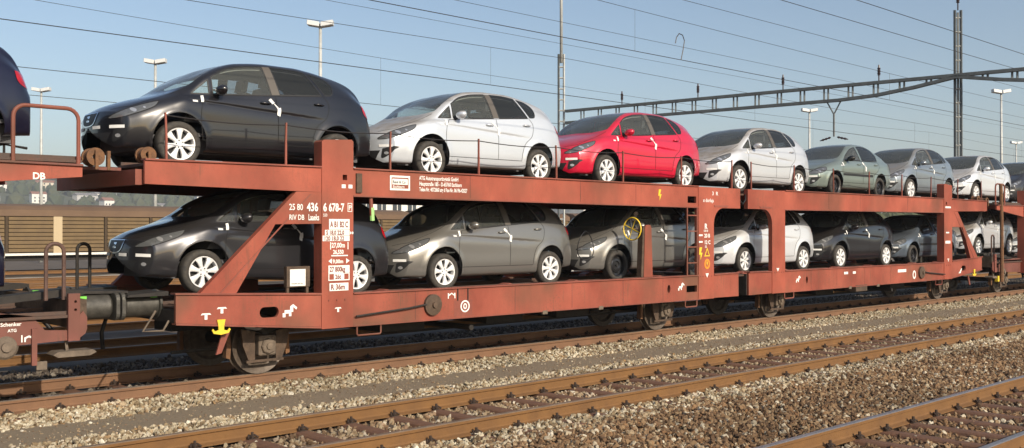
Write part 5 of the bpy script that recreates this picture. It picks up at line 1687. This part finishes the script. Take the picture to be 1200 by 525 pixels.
def gantry(P0, Ln, label, lead=True):
    root = thing('catenary_gantry', P0 + gd * (Ln / 2) + Vector((0, 0, ZT)), label, 'gantry', 'overhead line portals')
    def chord(nm, prof):
        pts = [P0 + gd * t + Vector((0, 0, z)) for t, z in prof]
        b = MB()
        for p, q in zip(pts[:-1], pts[1:]):
            w = gp * .12; vs = []
            for pt in (p, q):
                for sw in (-1, 1):
                    for hz in (-.07, .07): vs.append(pt + w * sw + Vector((0, 0, hz)))
            b.add(vs, [(0, 1, 3, 2), (4, 6, 7, 5), (0, 4, 5, 1), (2, 3, 7, 6), (0, 2, 6, 4), (1, 5, 7, 3)])
        b.build(nm, M_mastd, root)
    bot = lambda t: ZT - .60 * max(0, min(1, t / (Ln * .20) if lead else 1, 1 if lead else (Ln - t) / (Ln * .2))) ** .8 - .06
    chord('top_chord', [(0, ZT), (Ln, ZT)])
    ts = [Ln * k / 12 for k in range(13)]
    chord('bottom_chord', [(t, bot(t)) for t in ts])
    n = int(Ln / 1.15)
    for k in range(1, n):
        t = Ln * k / n
        p = P0 + gd * t
        b = MB()
        for sh in (-.10, .10):
            q = p + gd * sh
            b.tube([q + Vector((0, 0, bot(t))), q + Vector((0, 0, ZT))], .05, 4)
        b.build('batten', M_mastd, root)
    for k in (.16, .38, .6, .82):
        q = P0 + gd * (Ln * k); insulator(root, q.x, q.y, ZT + .06)
    q = P0 + gd * (Ln * .26)
    b = MB()
    for sh in (-.35, .35): b.tube([q + gd * sh + Vector((0, 0, bot(Ln * .26))), q + Vector((0, 0, ZT - 1.3))], .035, 5)
    b.tube([q + Vector((0, 0, ZT - 1.25)), q + Vector((0, 0, ZT - 2.35))], .05, 6)
    b.build('hanger', M_mastd, root)
    for sh in (-1, 1):
        b = MB(); e = q + gd * sh * .15 + Vector((0, 0, ZT - 2.38))
        pts = [e + gd * sh * .075 * k + Vector((0, 0, -.02 * k)) for k in range(8)]
        b.tube(pts, [.02, .06, .03, .06, .03, .06, .03, .02], 8); b.build('insulator', M_insul, root)
    return root


gantry(A, (B_ - A).length, 'dark lattice portal beam spanning the sky above the red car')
gantry(A - gd * 22.0, 22.0, 'portal beam running off the right edge from the tall mast', lead=False)


def lattice_mast(P, h, w, label, pole=0.0):
    root = thing('catenary_mast', P, label, 'mast', 'overhead line masts')
    for sd in (-1, 1):
        c = P + Vector((.7, -.7, 0)) * (sd * w / 2)
        b = MB(); b.box(c.x - .045, c.x + .045, c.y - .045, c.y + .045, -.05, h)
        b.build('mast_leg', M_mastw if (sd > 0 and pole) else M_mastd, root)
    if not pole:
        wv_ = Vector((.7, -.7, 0)) * (w / 2 - .05)
        MB().tube([P + Vector((0, 0, 0)), P + Vector((0, 0, h - .1))], .055, 4).build('mast_web', M_mastd, root)
    k = 0
    z = .4
    while z < h - .2:
        b = MB(); c0 = P - Vector((.7, -.7, 0)) * (w / 2); c1 = P + Vector((.7, -.7, 0)) * (w / 2)
        b.tube([c0 + Vector((0, 0, z)), c1 + Vector((0, 0, z))], .045, 4)
        b.build('mast_batten', M_mastw, root)
        z += .62
    if pole:
        MB().tube([P + Vector((0, 0, h - .5)), P + Vector((0, 0, h + pole))], .085, 10).build('pole', M_mastw, root, smooth=True)
    else:
        insulator(root, P.x, P.y, h, .9)
    MB().box(P.x - .5, P.x + .5, P.y - .5, P.y + .5, -.1, .25).build('footing', mat('concrete', (.35, .34, .32), .9, var=.2, scale=4), root)
    return root


lattice_mast(A + gp * .22, 11.9, .27, 'tall overhead line mast at the right with white edge')
lattice_mast(B_ + gd * .3, 12.3, .30, 'slim lattice mast topped by a thin pole behind the silver car', pole=9)


def lamp_post(P, h, label, w=1.25):
    root = thing('yard_lamp', P, label, 'lamp post', 'yard floodlight posts')
    MB().tube([P + Vector((0, 0, -.1)), P + Vector((0, 0, h * .6)), P + Vector((0, 0, h))], [.13, .10, .075], 10).build('post', M_mastw, root, smooth=True)
    b = MB(); b.prism([(P.x - .06, h + .14), (P.x + .06, h + .14), (P.x + .05, h - .05), (P.x - .05, h - .05)], P.y - .06, P.y + .06); b.build('bracket', M_mastd, root)
    d = Vector((math.sin(THETA), -math.cos(THETA), 0))
    for sd in (-1, 1):
        c = P + d * (sd * w * .27)
        b = MB(); L_, D_ = w * .24, .26
        fw = Vector((-d.y, d.x, 0))
        vs = []
        for zz, k in ((h + .05, 1.0), (h + .30, .8)):
            for a, e in ((-1, -1), (1, -1), (1, 1), (-1, 1)): vs.append(c + d * (a * L_) + fw * (e * D_ * k) + Vector((0, 0, zz + .05 * (a * sd))))
        b.add(vs, [(0, 1, 2, 3), (4, 7, 6, 5), (0, 4, 5, 1), (1, 5, 6, 2), (2, 6, 7, 3), (3, 7, 4, 0)])
        b.build('lamp_head', mat('lamp_housing', (.62, .63, .62), .5), root, bevel=.02)
    return root


for P, h, lab in (((26.0, 58.9, 0), 12.35, 'yard floodlight post left of the black car, twin white heads'), ((27.2, 42.5, 0), 12.35, 'tallest yard floodlight post above the roof of the black car'),
                  ((25.2, 76.5, 0), 12.35, 'small yard floodlight post seen through the red hoop rail at the left'), ((74.6, 42.9, 0), 12.0, 'yard floodlight post between the dusty silver car and the green saloon'),
                  ((77.0, 28.6, 0), 12.35, 'yard floodlight post just right of the tall mast'), ((123.5, 44.2, 0), 12.35, 'smallest yard floodlight post at the right edge')):
    lamp_post(Vector(P), h, lab)

# ------------------------------------------------------------------ far side of the yard
for yy, lab in ((18.7, 'track directly behind the loaded train'), (23.4, 'second track behind the loaded train'), (40.5, 'rusty track in front of the brown covered wagons'), (45.5, 'rusty track nearest to the brown covered wagons'), (55.0, 'far track under the brown covered wagons')):
    track('railway_track', yy, lab, -60, 200, 0, 0, M_railside, M_railtopB, (), sleepers=False)
undulating('gravel_strip', -40, 160, 48.2, 50.4, .02, .03, 1.0, mat('pale_gravel', (.46, .42, .35), .95, col2=(.30, .26, .20), scale=9, obj=False), 9)
undulating('gravel_strip', -40, 160, 33.5, 36.5, .0, .03, 1.0, mat('brown_gravel', (.21, .155, .105), .95, col2=(.13, .095, .065), scale=9, obj=False), 10)

M_louv = mat('louvre_ochre', (0.155, 0.098, 0.036), 0.7, col2=(.10, .062, .026), scale=1.2)
M_louvd = mat('louvre_gap', (0.06, 0.04, 0.022), 0.9)
M_vroof = mat('van_roof', (0.155, 0.096, 0.056), 0.8, col2=(.115, .07, .042), scale=.8)
M_cream = mat('cream_panel', (.46, .36, .22), .6)


def covered_wagon(x0, ln, label):
    y = 55.0; yn = y - 1.4
    root = thing('covered_wagon', (x0 + ln / 2, y, RAIL_TOP), label, 'wagon', 'brown covered wagons in the background')
    MB().box(x0, x0 + ln, yn + .12, y + 1.4, 1.10, 3.0).build('body', M_louvd, root)
    MB().prism([(yn - .03, 2.98), (y + 1.43, 2.98), (y + 1.40, 3.30), (y + 1.0, 3.50), (y, 3.62), (y - 1.0, 3.50), (yn, 3.30)], x0, x0 + ln, 'x').build('roof', M_vroof, root)
    n = int(ln / 2.35)
    for k in range(n):
        a = x0 + ln * k / n + .10; c = x0 + ln * (k + 1) / n - .10
        b = MB()
        for j in range(9):
            z = 1.16 + j * .202
            b.prism([(yn + .02, z), (yn + .10, z + .02), (yn + .11, z + .175), (yn + .05, z + .165)], a, c, 'x')
        tag(b.build('louvre_panel', M_louv, root), kind='stuff')
    for k in range(n + 1):
        xx = x0 + ln * k / n
        mid = (k == n // 2)
        MB().box(max(x0, xx - (.22 if mid else .07)), min(x0 + ln, xx + (.22 if mid else .07)), yn, yn + .12, 1.10, 2.98).build('rib', M_cream if mid else M_louvd, root)
    MB().box(x0, x0 + ln, yn - .02, yn + .1, .98, 1.095).build('sill', mat('white_sill', (.72, .70, .64), .6), root)
    MB().box(x0 + .3, x0 + ln - .3, yn + .3, y + 1.1, .70, .975).build('underframe', M_under, root)
    for xx in (x0 + 2.0, x0 + 3.9, x0 + ln - 3.9, x0 + ln - 2.0):
        MB().cyl((xx, y - .75, RAIL_TOP + .42), .43, -.06, .06, 'y', 20).build('wheel', M_brown, root)
        MB().box(xx - .16, xx + .16, yn + .35, yn + .5, .42, .74).build('axle_box', mat('ochre_box', (.42, .24, .07), .7), root)
    return root


for k, lab in enumerate(('louvred covered wagon cut off by the left edge of the background row', 'brown louvred covered wagon at the left edge behind the train', 'louvred covered wagon seen below the nose of the dark grey car', 'brown covered wagon glimpsed between the decks behind the beige grey car', 'brown covered wagon farthest right in the background row')):
    covered_wagon(-4.5 + k * 15.6, 14.8, lab)

# town: white block, hill with houses and woods
M_bw = mat('white_render', (.74, .72, .67), .8, var=.1, scale=.3)
M_win = mat('dark_panes', (.05, .06, .07), .2)


def block(x0, y0, w, d, h, nx, nz, label, m, name='building'):
    root = thing(name, (x0 + w / 2, y0 + d / 2, 0), label, 'building', 'buildings beyond the yard')
    MB().box(x0, x0 + w, y0, y0 + d, -.1, h).build('wall', m, root)
    MB().box(x0 - .3, x0 + w + .3, y0 - .3, y0 + d + .3, h + .002, h + .35).build('roof', mat('flat_roof', (.3, .29, .28), .9), root)
    for i in range(nx):
        for j in range(nz):
            xa = x0 + w * (i + .22) / nx; xb = x0 + w * (i + .78) / nx
            za = h * (j + .35) / nz; zb = h * (j + .80) / nz
            f = MB().box(xa, xb, y0 - .06, y0 - .004, za, zb).build('window', M_win, root)
            MB().box((xa + xb) / 2 - .05, (xa + xb) / 2 + .05, y0 - .10, y0 - .062, za, zb).build('window_bar', M_bw, f)
    return root


block(56, 95, 5.5, 10, 6.0, 1, 2, 'plain white building end behind the brown covered wagons', M_bw)
block(62, 96, 18, 10, 5.9, 8, 3, 'white building with rows of dark windows behind the covered wagons', M_bw)
block(80.5, 97, 14, 10, 5.4, 6, 2, 'pale hall glimpsed between the decks behind the tail lights', mat('pale_render', (.60, .60, .58), .8))
block(92, 84, 5, 8, 6.0, 2, 2, 'white narrow building glimpsed between the decks by the third car', M_bw)

hx, hy = np.linspace(-900, 1900, 71), np.linspace(500, 1900, 36)
hr = np.random.RandomState(5)
def hill_z(x, y):
    t = min(1, max(0, (y - 560) / 900)); t = t * t * (3 - 2 * t)
    env = 1 / (1 + math.exp((x - 1000) / 160))
    return -2 + t * 88 * (0.55 + .45 * env) * (1 + .10 * math.sin(x / 170 + 1) + .07 * math.sin(x / 71 + y / 130))
vs = [(x, y, hill_z(x, y) + hr.uniform(-1.2, 1.2)) for x in hx for y in hy]
fs = [(i * 36 + j, (i + 1) * 36 + j, (i + 1) * 36 + j + 1, i * 36 + j + 1) for i in range(70) for j in range(35)]
hm = bpy.data.meshes.new('hill'); hm.from_pydata(vs, [], fs)
hm.materials.append(mat('hillside_green', (.060, .075, .040), .95, col2=(.11, .11, .062), scale=.02, obj=False))
hm.polygons.foreach_set('use_smooth', [True] * len(fs))
tag(link('hill', hm), kind='structure')
# woods: one mass of small crowns
wv, wf = [], []
ico = bmesh.new(); bmesh.ops.create_icosphere(ico, subdivisions=1, radius=1); ico.verts.index_update()
iv = [v.co.copy() for v in ico.verts]; iF = [[v.index for v in f.verts] for f in ico.faces]; ico.free()
for k in range(2600):
    x = rng.uniform(-250, 900); y = rng.uniform(620, 1500)
    if rng.random() < .25: continue
    s = rng.uniform(4, 9); z = hill_z(x, y)
    b0 = len(wv)
    wv += [(x + v.x * s * rng.uniform(.75, 1.2), y + v.y * s, z + s * .5 + v.z * s * rng.uniform(.8, 1.2)) for v in iv]
    wf += [tuple(b0 + i for i in f) for f in iF]
for k in range(900):                       # dark belt of low trees beyond the yard
    x = rng.uniform(84, 330); y = 66 + rng.uniform(0, 14) + max(0, x - 100) * .12
    s = rng.uniform(1.0, 1.9) * (1 + max(0, x - 100) / 260)
    z = rng.uniform(.2, 2.2) * (1 + max(0, x - 100) / 260)
    b0 = len(wv)
    wv += [(x + v.x * s * rng.uniform(.75, 1.2), y + v.y * s, max(-.1, z + s * .5 + v.z * s * rng.uniform(.8, 1.2))) for v in iv]
    wf += [tuple(b0 + i for i in f) for f in iF]
wm = bpy.data.meshes.new('woodland'); wm.from_pydata(wv, [], wf)
wm.materials.append(mat('woodland_green', (.045, .062, .030), .95, col2=(.085, .085, .04), scale=.06, obj=False))
tag(link('woodland', wm), 'distant wooded slope above the town, seen under the upper deck', 'woods', kind='stuff')

HW = [mat('house_white', (.76, .74, .69), .8), mat('house_cream', (.62, .55, .43), .8), mat('house_grey', (.50, .49, .47), .8)]
HR = [mat('roof_tile_red', (.26, .12, .08), .9), mat('roof_grey', (.20, .19, .19), .9)]
HM = {}
def house_mesh(w, d, h, mi, ri):
    k = (w, d, h, mi, ri)
    if k not in HM:
        a = MB().box(-w / 2, w / 2, -d / 2, d / 2, -3, h).mesh('wall', HW[mi])
        b = MB().prism([(-d / 2 - .5, h + .002), (d / 2 + .5, h + .002), (0, h + d * .30)], -w / 2 - .4, w / 2 + .4, 'x').mesh('roof', HR[ri])
        c = MB().box(-.6, .6, -d / 2 - .12, -d / 2 - .01, 1.2, 2.6).mesh('window', M_win)
        HM[k] = (a, b, c)
    return HM[k]
hn = 0
for k in range(95):
    y = rng.uniform(820, 1450); x = y * (rng.uniform(.27, .50) if k < 80 else rng.uniform(.60, .74))
    w = rng.choice((9, 12, 16, 22)); d = rng.choice((7, 9)); h = rng.choice((4, 6, 8)); mi = rng.choice((0, 0, 0, 1, 2)); ri = rng.choice((0, 1, 1))
    wl = ('white', 'cream', 'grey')[mi]; rl = ('red', 'grey')[ri]
    r = thing('hillside_house', (x, y, hill_z(x, y)), '%s %s house with %s roof on the far hillside' % ('long' if w > 14 else 'small', wl, rl), 'house', 'houses on the hillside', rot=(0, 0, rng.uniform(-.5, .5)))
    a, b, c = house_mesh(w, d, h, mi, ri)
    link('wall', a, r); link('roof', b, r)
    for q in range(3):
        for fl in range(max(1, h // 3)):
            link('window', c, r, (-w * .3 + q * w * .3, 0, fl * 2.8))

# ------------------------------------------------------------------ summer haze over the valley
hz = MB().box(-1000, 2000, -300, 2000, -4, 118)
hzm = bpy.data.materials.new('haze'); hzm.use_nodes = True
hn_ = hzm.node_tree; hn_.nodes.clear()
ho = hn_.nodes.new('ShaderNodeOutputMaterial'); hv = hn_.nodes.new('ShaderNodeVolumePrincipled')
hv.inputs['Color'].default_value = (.86, .91, 1.0, 1); hv.inputs['Density'].default_value = .00034; hv.inputs['Anisotropy'].default_value = .1
hn_.links.new(hv.outputs[0], ho.inputs['Volume'])
tag(hz.build('haze', hzm), 'pale summer haze over the valley that fades the far hillside', 'haze', kind='stuff')
